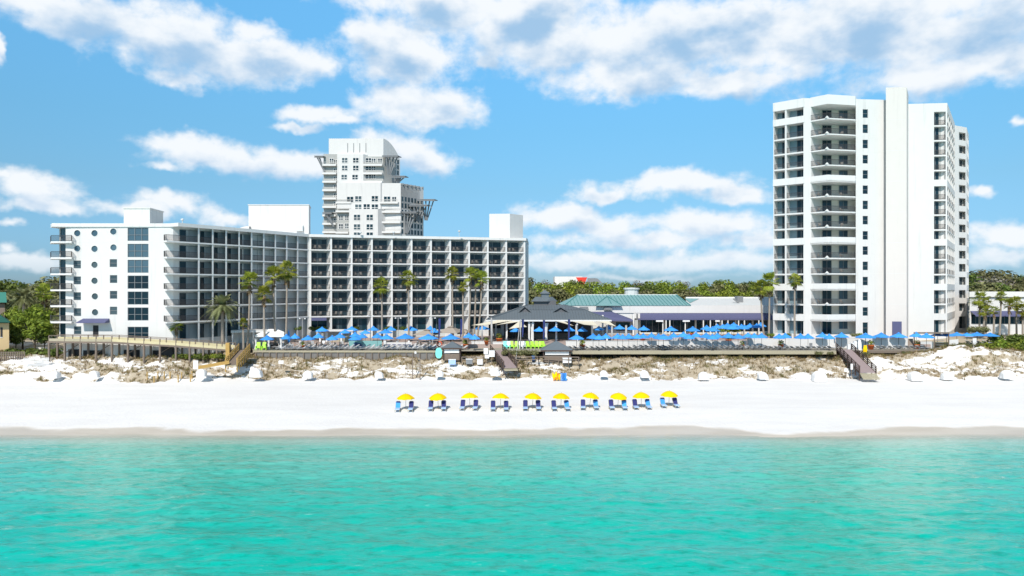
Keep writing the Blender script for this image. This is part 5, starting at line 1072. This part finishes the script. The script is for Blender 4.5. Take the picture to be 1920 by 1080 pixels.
# boardwalk rail before the kiosks
def rail_fence(pts, z, label, m_='wood', h=.95, name="rail_fence", step=1.6, rails=2, cat="fence"):
    e = empty(name, (*pts[0][:2], z if not isinstance(z, list) else z[0]), 0, label, cat); zs_ = z if isinstance(z, list) else [z] * len(pts); rl = MB()
    for (a, za), (b_, zb) in zip(zip(pts, zs_), zip(pts[1:], zs_[1:])):
        a, b_ = Vector((*a, za)), Vector((*b_, zb))
        for r_ in range(rails): up = Vector((0, 0, h * (1 - r_ / rails))); rl.bar(a + up, b_ + up, .07, .14)
        n = max(1, int((b_ - a).length / step))
        for i in range(n + 1): p = a.lerp(b_, i / n); MB().box(p.x - .07, p.x + .07, p.y - .07, p.y + .07, p.z - .5, p.z + h + .05).build("post", M[m_], e)
    rl.build("rail", M[m_], e); return e
rail_fence([at(866, 121.3), at(906, 121.2)], 3.75, "grey timber rail on the dune left of the middle walkway"); rail_fence([at(966, 121.4), at(1010, 121.3), at(1085, 120.6)], 3.8, "grey timber rail in front of the larger kiosk")
def ramp(name, a, b_, w, label, mfl, mrl, steps, split=None, cat="walkway"):
    """walkway from a (high) to b_ (low) with rails on both sides and steps at the foot"""
    a, b_ = Vector(a), Vector(b_); e = empty(name, tuple(b_), 0, label, cat); d = (b_ - a); dh = Vector((d.x, d.y, 0)).normalized(); s = Vector((dh.y, -dh.x, 0)) * w / 2
    n = 22; fl = MB()
    for i in range(n):
        p, q_ = a.lerp(b_, (i + .04) / n), a.lerp(b_, (i + .96) / n); fl.add([p - s, p + s, q_ + s, q_ - s] + [v - Vector((0, 0, .12)) for v in (p - s, p + s, q_ + s, q_ - s)], [(3,2,1,0),(4,5,6,7),(0,1,5,4),(1,2,6,5),(2,3,7,6),(3,0,4,7)])
    fl.build("boards", M[mfl], e)
    for sg in (-1, 1):
        rl = MB()
        for hh in (.35, .68, 1.0): rl.bar(a + s * sg + Vector((0, 0, hh)), b_ + s * sg + Vector((0, 0, hh)), .07, .13)
        rl.bar(a + s * sg - Vector((0, 0, .1)), b_ + s * sg - Vector((0, 0, .1)), .12, .3); rl.build("handrail", M[mrl], e)
        for i in range(7): p = a.lerp(b_, i / 6) + s * sg; MB().box(p.x - .08, p.x + .08, p.y - .08, p.y + .08, p.z - 1.3, p.z + 1.08).build("post", M[mrl], e)
    for i in range(steps): p = b_ + dh * (.16 + .32 * i) - Vector((0, 0, .17 * (i + 1))); MB().add([p - s - dh * .15, p + s - dh * .15, p + s + dh * .15, p - s + dh * .15] + [v - Vector((0, 0, .16)) for v in (p - s - dh * .15, p + s - dh * .15, p + s + dh * .15, p - s + dh * .15)], [(3,2,1,0),(4,5,6,7),(0,1,5,4),(1,2,6,5),(2,3,7,6),(3,0,4,7)]).build("step", M['palewood'], e)
    return e
ramp("walkway", P(931, 657, 126.4), P(957, 689, 116.8), 2.3, "mauve boarded walkway going down to the sand before the pavilion", 'mauve', 'darkwood', 2)
ramp("walkway", P(1583, 655, 126.0), P(1627, 698, 115.3), 2.6, "dark-railed wooden ramp crossing the dune before the tower", 'mauve', 'darkwood', 5)

# left boardwalk on posts
e = empty("boardwalk", (*at(250, 119), 4.3), 0, "long raised boardwalk with yellow side boards before the left end wall", "boardwalk")
BW = [(at(92, 119.6), zat(640, 119.6)), (at(210, 119.2), zat(641, 119.2)), (at(330, 119.4), zat(648, 119.4)), (at(432, 120.6), zat(656, 120.6))]
for (a, za), (b_, zb) in zip(BW, BW[1:]):
    A_, B_ = Vector((*a, za)), Vector((*b_, zb)); bk = Vector((0, 2.2, 0))
    MB().add([A_, B_, B_ + bk, A_ + bk] + [v - Vector((0, 0, .15)) for v in (A_, B_, B_ + bk, A_ + bk)], [(0,1,2,3),(7,6,5,4),(0,4,5,1),(1,5,6,2),(2,6,7,3),(3,7,4,0)]).build("boards", M['palewood'], e)
    MB().bar(A_ + Vector((0, -.06, .28)), B_ + Vector((0, -.06, .22)), .05, .46).build("side_board", M['yellowwood' if a[0] > -76 else 'palewood'], e)
    MB().bar(A_ + Vector((0, -.08, -.12)), B_ + Vector((0, -.08, -.12)), .1, .3).build("edge_beam", M['wood'], e)
    MB().bar(A_ + bk + Vector((0, 0, .4)), B_ + bk + Vector((0, 0, .4)), .05, .5).build("side_board", M['yellowwood'], e)
    for oo in (Vector((0, 0, 1.02)), bk + Vector((0, 0, 1.02))): MB().bar(A_ + oo, B_ + oo, .12, .09).build("top_rail", M['wood'], e)
for i in range(13):
    f = i / 12 * 3; j = min(2, int(f)); (a, za), (b_, zb) = BW[j], BW[j + 1]; p = Vector((*a, za)).lerp(Vector((*b_, zb)), f - j)
    for dy in (0, 2.2): MB().box(p.x - .14, p.x + .14, p.y + dy - .14, p.y + dy + .14, height(p.x, p.y + dy) - .4, p.z - .2).box(p.x - .07, p.x + .07, p.y + dy - .09, p.y + dy + .05, p.z - .2, p.z + .98).build("post", M['wood'], e)
for i in range(4):
    x = gx(108 + 60 * i, 121.3); MB().bar((x, 121.3, 4.6), (x + 3.6, 121.3, 6.9), .12).build("brace", M['wood'], e)
MB().box(gx(300, 121), gx(322, 121), 121.3, 121.8, 4, 6.6).build("storage_bay", M['dark'], e)
ramp("beach_stair", P(458, 656, 121.5), P(434, 683, 115.8), 1.9, "wooden beach stair with yellow rails at the right end of the boardwalk", 'wood', 'goldwood', 1, cat="stair")
tagged(MB().bar(P(430, 678, 115.6), P(372, 688, 114.5), .2, .35).bar(P(430, 681, 115.4), P(372, 691, 114.3), .2, .2), "timber_curb", 'goldwood', "pair of yellow timbers lying along the left dune path", "timber")
tagged(MB().box(gx(427,119.8) - .3, gx(427,119.8) + .35, 119.6, 120, 4, 7.3), "stair_post", 'goldwood', "thick yellow timber post where boardwalk and stair meet", "post")
# posts on the left beach, volleyball posts, picket fence, house, fence
e = empty("rope_fence", (*at(320, 114.2), 1.6), 0, "row of thin timber posts at the left dune foot", "fence")
PF = [(276, 114.6), (289, 113.4), (296, 114.8), (308, 115.2), (319, 115.2), (334, 114), (341, 115.4), (357, 114.6), (360, 115.6)]
for px, Y in PF: x, y = at(px, Y); z = height(x, y); MB().box(x - .07, x + .07, y - .07, y + .07, z - .3, z + 1.25).build("post", M['goldwood'], e)
rp_ = MB()
for (a, ya), (b_, yb) in zip(PF, PF[1:]): rp_.tube([(*at(a, ya), height(*at(a, ya)) + .95), (*at(b_, yb), height(*at(b_, yb)) + .95)], .025, 5)
rp_.build("rope", M['palewood'], e)
e = empty("beach_gate", (*at(781, 116.6), 1.5), 0, "two thin dark posts with a low bar at the dune foot below the deck", "gate")
for px in (773.5, 787.5): x, y = at(px, 116.6); MB().box(x - .07, x + .07, y - .07, y + .07, 1, zat(671, 116.6)).build("post", M['wood'], e)
MB().bar(P(773.5, 703, 116.6), P(787.5, 703, 116.6), .08).bar(P(773.5, 699, 116.7), P(779, 703, 116.7), .06).build("bar", M['wood'], e)
e = empty("picket_fence", (*at(68, 117.5), 4), 0, "small white picket fence in the grass below the left palms", "fence")
for i in range(24): x = gx(45 + 2 * i, 117.5); MB().box(x - .035, x + .035, 117.48, 117.53, 3.6, zat(671, 117.5) + .1 * (i % 2)).build("picket", M['tvwhite'], e)
MB().box(gx(44, 117.5), gx(92, 117.5), 117.54, 117.6, zat(674, 117.5), zat(672.7, 117.5)).box(gx(44, 117.5), gx(92, 117.5), 117.54, 117.6, zat(679, 117.5), zat(677.6, 117.5)).build("rail", M['tvwhite'], e)
rail_fence([at(-40, 118.5), at(46, 119.6)], zat(672, 119), "grey board fence before the tan house at far left", 'wood', 1.05, "board_fence", .35, 3)
e = empty("beach_house", (*at(-10, 126), 5), 0, "tan stucco house with dark green roof cut by the left edge", "house")
MB().prism([at(-170,124), at(17,124), at(12,134), at(-150,134)], 4, zat(606, 124)).build("wall", M['yhouse'], e)
rh = MB(); zv = zat(604, 124); rh.add([(gx(-180,124), 122.6, zv), (gx(20,122.6), 122.6, zv), (gx(16,135), 135, zv), (gx(-180,124), 135, zv), (gx(-120,128), 128.5, zv + 2.5), (gx(-26,128), 128.5, zv + 2.5)], [(0,1,5,4),(1,2,5),(2,3,4,5),(3,0,4),(3,2,1,0)]); rh.build("roof", M['greenroof2'], e)
wv_ = MB().box(gx(1,124), gx(5,124), 123.95, 123.99, zat(632, 124), zat(614, 124)).build("window", M['dark'], e); MB().box(gx(.4,124), gx(5.6,124), 123.9, 123.94, zat(633, 124), zat(632, 124)).build("sill", M['white2'], wv_)
e = empty("beach_house", (*at(0, 150), 6), 0, "smaller house with teal-green roof behind the tan house at left edge", "house")
MB().prism([at(-120,150), at(9,150), at(6,158), at(-100,158)], 5, zat(569, 150)).build("wall", M['wood'], e); rh = MB(); zv = zat(567, 150); rh.add([(gx(-125,149), 148.8, zv), (gx(14,149), 148.8, zv), (gx(11,159), 159, zv), (gx(-125,149), 159, zv), (gx(-80,150), 154, zv + 2.2), (gx(-14,150), 154, zv + 2.2)], [(0,1,5,4),(1,2,5),(2,3,4,5),(3,0,4),(3,2,1,0)]); rh.build("roof", mat("teal_shingle", (.05,.22,.17), .7, .15, 2), e)
# bar on the far right deck
e = empty("towel_hut", (*at(1735, 131), DZ), 0, "open towel hut with flat roof frame and shelves at the far right deck end", "hut")
MB().prism([at(1713, 130.2), at(1780, 130.2), at(1780, 133), at(1713, 133)], zat(625, 131.5), zat(623.6, 131.5)).build("roof_frame", M['wood'], e)
for px in (1714, 1752, 1779): x, y = at(px, 130.4); MB().box(x - .07, x + .07, y - .07, y + .07, DZ - .3, zat(625, 131)).build("post", M['wood'], e)
MB().prism([at(1700, 131.0), at(1712, 131.0), at(1712, 131.4), at(1700, 131.4)], DZ - .3, 7.2).build("brick_panel", mat("brick_panel", (.30,.24,.20), .85, .2, 5), e)
MB().prism([at(1726, 131.4), at(1750, 131.4), at(1750, 132), at(1726, 132)], DZ - .3, DZ + 1.2).build("counter", M['palegrey'], e)
for i in range(4): x, y = at(1761 + .1 * i, 130.8); MB().box(x - .55, x + .9, y, y + .45, DZ + .1 + .45 * i, DZ + .18 + .45 * i).build("shelf", M['frame'], e)
tagged(MB().prism([at(1779, 130.6), at(1797, 130.6), at(1797, 130.9), at(1779, 130.9)], DZ - .3, [7.0, 7.15, 7.15, 7.0]), "screen_wall", 'white2', "short sloping white wall right of the towel hut", "wall")
tagged(MB().prism([at(1824, 131.2), at(1831, 131.2), at(1831, 131.4), at(1824, 131.4)], DZ, 7.3).box(gx(1827,131.3) - .05, gx(1827,131.3) + .05, 131.4, 131.5, 5, 7.2), "notice_panel", 'tvwhite', "white panel standing behind the rightmost loungers", "sign")
e = empty("gear_stand", (*at(1603, 126.5), DZ), 0, "yellow and white beach gear racked behind the ramp", "rack")
for i in range(3): MB().box(gx(1590 + 6 * i, 127), gx(1595 + 6 * i, 127), 127, 127.5, DZ, DZ + 1.0 + .3 * i).build("rack_shelf", M['tvwhite'], e)
for i in range(4): x, y = at(1619 + 1.5 * i, 125.6); MB().tube([(x, y, DZ - .6), (x + .1, y, DZ + .2), (x + .15, y + .1, DZ + 1.0)], [.1, .16, .04], 6).build("folded_flag", M['yellow'], e)
# lamp posts
for px, y0, Y, lab in ((567, 597, 133, "pale lamp post before the joint of the two hotel wings"), (694.5, 592, 133, "thin dark lamp post among blue umbrellas below the middle wing"), (746.5, 596, 134, "pale lamp post left of the lone wide umbrella"), (811, 596, 134, "grey lamp post behind the blue banner")):
    e = empty("lamp_post", (*at(px, Y), TZ), 0, lab, "lamp post", "lamp posts on the pool terrace"); a = P(px, y0, Y); MB().tube([(a.x, a.y, DZ), a], [.09, .06], 8).build("pole", M['frame'] if 'dark' in lab else M['steel'], e); MB().bar(a + Vector((-.5, 0, 0)), a + Vector((.5, 0, 0)), .08).build("arm", M['frame'], e)
    for s_ in (-.5, .5): MB().lathe([(.02, .1), (.16, 0), (.16, -.12), (.02, -.16)], 8, (a.x + s_, a.y, a.z)).build("lamp_head", M['tvwhite'], e)

# white sheet-covered gear along the dune foot
CV = [(103,706,24,113.6,0),(178,705,22,113.6,1),(378,703,24,114.2,2),(481,704,30,115,3),(577,706,24,115.5,0),(712,706,21,115.8,1),(824,703,19,116.4,2),(929,701,24,115.9,3),(1132,703,19,116.2,4),(1209,705,23,116,5),(1319,709,26,115.6,4),(1431,708,24,115.8,5),(1536,712,34,115,4),(1717,711,30,115.2,3),(1776,709,26,116,4),(1888,707,28,116,0)]
for i, (px, py, w, Y, sh_) in enumerate(CV):
    rnd = random.Random(i * 3 + 1); w *= .86; x, hw = gx(px, Y), w * Y / F_PX / 2; zg = zat(py + 1, Y); hgt = w * .66 * Y / F_PX; mb = MB(); n, rows = 26, 9; vs_ = []
    peak = (.25 * (-1) ** sh_, .1) if sh_ % 2 else (0, 0)
    for r_ in range(rows):
        f = r_ / (rows - 1)
        for j in range(n):
            a = 2 * math.pi * j / n; rr = (1 - .06 * f) if f < .6 else (1 - .06 * f - .92 * ((f - .6) / .4) ** 1.4); sq_ = 1 / max(abs(math.cos(a)), abs(math.sin(a))) ** .75
            wob = 1 + .12 * noise.noise(Vector((math.cos(a) * 1.6 + i * 7, math.sin(a) * 1.6, f * 2.2))) + .05 * noise.noise(Vector((math.cos(a) * 6 + i, math.sin(a) * 6, f * 4)))
            zz = hgt * (f if f < .6 else .6 + .4 * math.sin((f - .6) / .4 * math.pi / 2)) * (1 + .12 * noise.noise(Vector((a, i * 3.1, f))))
            vs_.append((x + hw * .86 * rr * sq_ * wob * math.cos(a) + peak[0] * hw * f, Y + hw * .7 * rr * sq_ * wob * math.sin(a), zg - .15 + zz))
    mb.add(vs_, [(r_ * n + j, r_ * n + (j + 1) % n, (r_ + 1) * n + (j + 1) % n, (r_ + 1) * n + j) for r_ in range(rows - 1) for j in range(n)] + [tuple((rows - 1) * n + j for j in range(n))])
    near = ["below the end wall's left corner", "below the end wall's portholes", "by the foot of the left stair", "right of the left stair", "below the left cabana", "below the left pool deck", "below the small kiosk", "at the foot of the middle walkway", "right of the yellow umbrella heap", "nearest the tenth yellow umbrella", "below the right pool deck's middle", "below the tower's left corner", "just left of the ramp foot", "right of the ramp foot", "below the bare sand mound", "near the right edge of the beach"][i]
    tag(mb.build("covered_gear", M['cloth'], None, True), "white sheet-covered beach gear at the dune foot, " + near, "covered gear", "white covered bundles along the dune foot")

# ------------------------------------------------------------------ vegetation
def palm_mesh(kind, seed):
    rnd = random.Random(seed); mb = MB(); sk = MB(); nf = 34 if kind == 'fan' else 76
    for i in range(nf):
        az = rnd.uniform(0, 6.283); el = R(rnd.uniform(-45, 80)) if kind == 'fan' else R(rnd.uniform(-35, 75)); col = rnd.random() * .8 + (.2 if el > .3 else 0)
        dirv = Vector((math.cos(az) * math.cos(el), math.sin(az) * math.cos(el), math.sin(el))); sidev = dirv.cross(Vector((0, 0, 1))).normalized()
        if kind == 'fan':
            L = rnd.uniform(.75, 1.05); c = dirv * L; mb.bar((0, 0, 0), c, .03)
            mb.c[-6:] = [col] * 6; upv = sidev.cross(dirv)
            for k_ in range(13):
                a = R(-115 + 230 * k_ / 12); d = (dirv * math.cos(a) + sidev * math.sin(a)).normalized(); ln = rnd.uniform(.6, .85) * (1 - .25 * abs(a) / 2)
                e_ = c + d * ln + Vector((0, 0, -.28 * ln)); m_ = c + d * ln * .55; pw = d.cross(upv).normalized() * .055
                mb.add([c, m_ - pw, e_, m_ + pw], [(0, 1, 2, 3)], min(1, max(0, col + rnd.uniform(-.2, .2))))
        else:
            L = rnd.uniform(2.3, 3.2); prev = Vector((0, 0, 0)); n = 9
            for k_ in range(1, n + 1):
                f = k_ / n; p = dirv * L * f + Vector((0, 0, -1.35 * f * f * (1 - .3 * math.sin(el)))); t_ = (p - prev).normalized(); sd = t_.cross(Vector((0, 0, 1))).normalized()
                mb.add([prev - sd * .03, prev + sd * .03, p + sd * .02, p - sd * .02], [(0, 1, 2, 3)], col)
                for sg in (-1, 1):
                    for o_ in (0, .5):
                        b0 = prev.lerp(p, o_); ln = .75 * math.sin(math.pi * min(1, .15 + .8 * f)) ; tip = b0 + sd * sg * ln * .75 + t_ * ln * .6 + Vector((0, 0, .12 - .25 * f)); w_ = t_ * .08
                        mb.add([b0 - w_, b0 + w_, tip], [(0, 1, 2)], min(1, max(0, col + rnd.uniform(-.2, .2))))
                prev = p
    for i in range(20):
        az = rnd.uniform(0, 6.283); r = .16 if kind == 'fan' else .25; p = Vector((math.cos(az) * r, math.sin(az) * r, rnd.uniform(-1.5, -.1))); q_ = p + Vector((math.cos(az) * .22, math.sin(az) * .22, -rnd.uniform(.3, .6))); sd = Vector((-math.sin(az), math.cos(az), 0)) * .1
        sk.add([p - sd, p + sd, q_ + sd * 1.3, q_ - sd * 1.3], [(0, 1, 2, 3)])
    return mb.mesh("fronds", M['frond'] if kind == 'fan' else M['frondgrey']), sk.mesh("dead_skirt", M['skirt'])
FAN = [palm_mesh('fan', s) for s in (1, 2, 3)]; DATE = [palm_mesh('date', s) for s in (4, 5)]
def palm(px, py, w, Y, base, label, kind='fan', lean=0, r=.19, group="palms on the pool terrace"):
    c = P(px, py, Y); rnd = random.Random(int(px * 7)); b = Vector((c.x + lean, Y + .2, base)); e = empty("palm_tree", tuple(b), 0, label, "palm tree", group); n = 9
    pts = [b.lerp(c, i / n) + Vector((math.sin(i / n * math.pi) * lean * -.25, 0, 0)) for i in range(n + 1)]; MB().tube(pts, [r * (1.35 if i == 0 else 1.05 - .3 * i / n + .05 * (i % 2)) for i in range(n + 1)], 9).build("trunk", M['trunk'], e, True)
    fm, smh = (FAN[int(px) % 3] if kind == 'fan' else DATE[int(px) % 2]); s = w * Y / F_PX / (2.6 if kind == 'fan' else 4.9); loc = c - b; rz = rnd.uniform(0, 6)
    place("crown", fm, e, loc, rz, s); place("dead_skirt", smh, e, loc, rz, (s * .95, s * .95, s * (1.0 if kind == 'fan' else .7)))
PAL = [(468,528,38,128.5,"tall fan palm before the angled wing, fourth column from the corner",'fan',-.5),(495,553,34,128,"shorter fan palm before the angled wing, right of the cabana hut",'fan',.1),(513,518,38,131,"slender fan palm left of the tallest one before the wing joint",'fan',.3),(538,509,42,130,"tallest fan palm before the joint of the two wings",'fan',-.3),(417,573,62,125,"bushy date palm with wide grey-green crown at boardwalk end",'date',0),(456,606,19,126,"small young fan palm beside the white bar hut",'fan',0),(331,612,25,121.9,"small fan palm against the end wall's right corner",'fan',0),
 (716,537,36,137,"fan palm before the middle wing, fourth bay",'fan',0),(766,523,34,138,"fan palm before the middle wing, sixth bay",'fan',0),(848,514,30,138,"left fan palm of the cluster before the eighth bay",'fan',.1),(868,539,22,137,"lowest fan palm of the cluster left of the pavilion",'fan',0),(882,516,30,138,"middle fan palm of the cluster left of the pavilion",'fan',-.5),(892,514,24,140,"rear fan palm of the cluster left of the pavilion",'fan',-.4),(903,524,32,138.5,"right fan palm of the cluster left of the pavilion",'fan',-1.0),
 (1427,541,34,139,"shaggy fan palm left of the tower, lower crown",'fan',.8),(1443,529,36,138,"fan palm touching the tower's left edge, taller of the pair",'fan',-.1),(1490,527,29,134,"fan palm standing against the tower's left balconies",'fan',.1),
 (1837,562,32,140,"fan palm with brown skirt right of the tower",'fan',.1),(1850,570,24,142,"fan palm just behind the brown-skirted one",'fan',-.3),(1877,557,22,141,"tallest slender palm before the right annex",'fan',-.3),(1846,584,24,139,"low fan palm leaning before the annex awning",'fan',-.5),(1864,583,20,140,"low fan palm under the annex awning's middle",'fan',0),(1893,572,26,141,"palm with round crown before the annex, second from the edge",'fan',0),(1906,568,26,143,"palm behind the round-crowned one at the annex",'fan',.2),(1918,582,26,140,"palm cut by the right edge before the annex",'fan',.1),
 (44,556,48,146,"grey-green date palm among the left trees",'date',0),(83,550,38,150,"fan palm with gold skirt behind the left balconies",'fan',0),(24,570,30,152,"small date palm behind the green-roofed house",'date',0)]
for (px, py, w, Y, lab, kd, ln) in PAL: palm(px, py, w, Y, DZ if Y < 131 else TZ - .2, lab, kd, ln, .3 if kd == 'date' else .19, "palms on the pool terrace" if px > 300 else "palms left of the hotel")

def tree_mesh(seed, h, r, mleaf, leafn=1500, size=.42, sparse=1.0, tall=1.0):
    rnd = random.Random(seed); cr = MB(); tk = MB(); tk.tube([(0, 0, -1), (.1, 0, h * .25), (-.1, .1, h * .6)], [.3, .22, .12], 7); k_ = 11
    cl = []
    for i in range(k_):
        a = rnd.uniform(0, 6.283); d = r * rnd.uniform(.15, .75); z = h * rnd.uniform(.42, .9); s = r * rnd.uniform(.28, .55); cl.append((Vector((d * math.cos(a), d * math.sin(a), z)), s))
        tk.tube([(0, 0, h * .35), (d * .5 * math.cos(a), d * .5 * math.sin(a), h * .5), tuple(cl[-1][0])], [.14, .09, .04], 5)
    cl.append((Vector((0, 0, h * .88)), r * .4))
    for c, s in cl: bush_pts(cr, c, s * 1.15, s * 1.15, s * .8 * tall, int(leafn / len(cl) * sparse), size, rnd)
    return cr.mesh("crown", mleaf), tk.mesh("trunk", M['bark'])
TREES = [tree_mesh(11, 12, 4.2, M['leaf']), tree_mesh(12, 11, 4.8, M['leaf']), tree_mesh(13, 12, 4.0, M['leafdark']), tree_mesh(14, 10.5, 4.6, M['leafolive']), tree_mesh(15, 12, 3.8, M['leafgrey'], 900, .30, .8), tree_mesh(16, 13, 3.4, M['leafdark'], 1400, .4, 1, 1.3), tree_mesh(17, 9, 4.4, M['leafolive'], 1300, .36)]
KIND = ["fresh green rounded", "broad bright green", "dark green", "olive brown", "bare grey-twigged", "tall dark", "low olive"]
tc_ = {}
def tree(px, Y, top, kind, base=5.8, zone="", rz=None):
    h0 = (12, 11, 12, 10.5, 12, 13, 9)[kind]; s = (zat(top, Y) - base) / h0 / 1.0; key = (kind, zone); tc_[key] = tc_.get(key, 0) + 1
    e = empty("tree", (*at(px, Y), base), rz if rz is not None else random.uniform(0, 6.28), "%s tree %s, %s such from left" % (KIND[kind], zone, nth(tc_[key] - 1)), "tree", "trees " + zone); e.scale = (s * random.uniform(.9, 1.15), s * random.uniform(.9, 1.15), s)
    place("crown", TREES[kind][0], e); place("trunk", TREES[kind][1], e)
def skyline(px): return 526 + 5 * noise.noise(Vector((px * .018, 1, 0))) + 3.5 * noise.noise(Vector((px * .07, 5, 0))) - (6 if px < 1030 else 0) * 1
rt = random.Random(5); lst = []
for i in range(19): lst.append((990 + i * 25 + rt.uniform(-6, 6), rt.uniform(285, 330), 0, rt.choice((0, 1, 2, 2, 4, 3))))
for i in range(18): lst.append((985 + i * 27 + rt.uniform(-6, 6), rt.uniform(235, 260), 7, rt.choice((0, 0, 1, 1, 2, 3))))
for i in range(17): lst.append((992 + i * 28 + rt.uniform(-6, 6), rt.uniform(198, 215), 17, rt.choice((3, 6, 6, 1, 0, 3))))
for px, Y, dy, kd in sorted(lst): tree(px, Y, skyline(px) + dy, kd, 5.8, ("in the far tree belt" if dy == 0 else "in the middle tree belt" if dy == 7 else "in the near tree belt"))
for px, Y, top, kd in sorted([(1822,205,510,2),(1832,225,513,5),(1845,198,514,4),(1856,215,507,3),(1870,205,514,4),(1884,220,509,3),(1897,205,520,4),(1908,215,519,2),(1922,200,521,3),(1940,210,516,2),(1826,190,528,2),(1862,188,531,6),(1905,186,533,6),(1840,186,530,3),(1884,186,531,2)]): tree(px, Y, top, kd, 5.8, "behind the right annex")
for px, Y, top, kd in sorted([(2,190,524,2),(22,200,530,0),(38,185,527,2),(8,165,545,3),(58,190,533,3),(75,195,532,2),(92,180,520,3),(104,185,526,2),(32,150,572,0),(70,155,568,0),(92,150,580,1),(15,150,583,1),(48,145,590,0),(112,165,545,6),(100,142,598,3)]): tree(px, Y, top, kd, 5.0, "left of the hotel")
for px, Y, top, kd in ((42,131,585,1),(66,127,574,0),(84,128,608,2),(30,129,612,2)): tree(px, Y, top, kd, 4.4, "beside the tan house")
for i, (px, Y) in enumerate(((60, 124.5), (71, 124))): 
    pass
# shrubs
def shrub_mesh(seed, m_, n=420, sz=.16): mb = MB(); rnd = random.Random(seed); [bush_pts(mb, (rnd.uniform(-.7, .7), rnd.uniform(-.5, .5), rnd.uniform(.3, .6)), .6, .6, .5, n // 6, sz, rnd, -.8) for _ in range(6)]; return mb.mesh("shrub", m_)
SH = [shrub_mesh(1, M['leaf']), shrub_mesh(2, M['leafdark']), shrub_mesh(3, M['leafolive'])]
sc_ = {}
def shrub(px, py, w, Y, kd, where):
    x, y = at(px, Y); z = zat(py, Y); s = w * Y / F_PX / 2.4; sc_[where] = sc_.get(where, 0) + 1
    tag(place("shrub", SH[kd], None, (x, y, z - .15 * s), random.uniform(0, 6), s), "%s shrub %s, %s from left" % (("green", "dark green", "olive")[kd], where, nth(sc_[where] - 1)), "shrub", "shrubs " + where)
for px in (332, 345, 358, 372, 386, 400, 414): shrub(px, 671, 24, 120.4, (1, 0, 1)[int(px) % 3], "under the boardwalk's right half")
for px in (10, 30, 54, 80, 98): shrub(px, 668, 44, 124, (1, 2, 1)[int(px) % 3], "below the left palms")
for px in (948, 960, 972, 986, 1000): shrub(px, 664, 24, 123.4, 2, "right of the middle walkway head")
for px in (1860, 1876, 1890, 1905, 1922): shrub(px, 655 - (px % 3) * 4, 42, 128.5, (0, 1)[px % 2], "in the thicket at the right edge")
for px in (1872, 1898, 1918, 1940): shrub(px, 640, 40, 134, 1, "behind the right thicket")
for px in (1795, 1808, 1838, 1850): shrub(px, 652, 26, 130.5, 2, "around the rightmost loungers")
for px in (1832, 1845, 1822): shrub(px, 621, 26, 138.5, 2, "below the annex palms")
for px in (586, 598, 610, 728, 742, 756, 668, 560): shrub(px, 618, 18, 143.5, (1, 0)[int(px) % 2], "at the foot of the middle wing")
for px in (1352, 1366, 1380): shrub(px, 622, 18, 156, 0, "below the purple awning among umbrellas")
for px in (1446, 1476, 1601, 1612): shrub(px, 630, 15, 134, (0, 2)[int(px) % 2], "behind the white terrace wall")
for px, w in ((1536, 16), (1558, 14), (1622, 14), (1700, 16)): shrub(px, 664, w, 124.6, 2, "on the dune crest at the deck edge")

# dune grass, uncountable
def grass(name, m_, n, seed, cond, hgt, label):
    rnd = random.Random(seed); mb = MB(); tries = 0; made = 0
    while made < n and tries < n * 12:
        tries += 1; x, y = rnd.uniform(-97, 97), rnd.uniform(112.5, 129.5)
        if not cond(x, y, rnd): continue
        made += 1; z = height(x, y); k_ = rnd.randint(4, 8); base_c = rnd.random()
        for _ in range(k_):
            a = rnd.uniform(0, 6.283); l_ = hgt * rnd.uniform(.5, 1.3); o = Vector((x + rnd.uniform(-.22, .22), y + rnd.uniform(-.22, .22), z - .05)); tip = o + Vector((math.cos(a) * l_ * .55, math.sin(a) * l_ * .55, l_)); s = Vector((-math.sin(a), math.cos(a), 0)) * .045
            mb.add([o - s, o + s, tip], [(0, 1, 2)], min(1, max(0, base_c + rnd.uniform(-.25, .25))))
    o = mb.build(name, m_); return tag(o, label, "grass", None, 'stuff')
grass("dune_grass", M['grass'], 9000, 21, lambda x, y, r: vegmask(x, y) > .46 + .3 * r.random() - .15 + (.12 if noise.noise(Vector((x * .9, y * 1.3, 7))) < 0 else -.08), .42, "tan dune grass and sea oats over the dunes")
grass("green_dune_grass", M['grassgreen'], 3800, 22, lambda x, y, r: vegmask(x, y) > .62 + .2 * r.random() and noise.noise(Vector((x * .12, y * .2, 2))) > -.05, .5, "olive green beach grass near the dune crest")
print("OBJECTS", len(bpy.data.objects), "VERTS", sum(len(m_.vertices) for m_ in bpy.data.meshes))
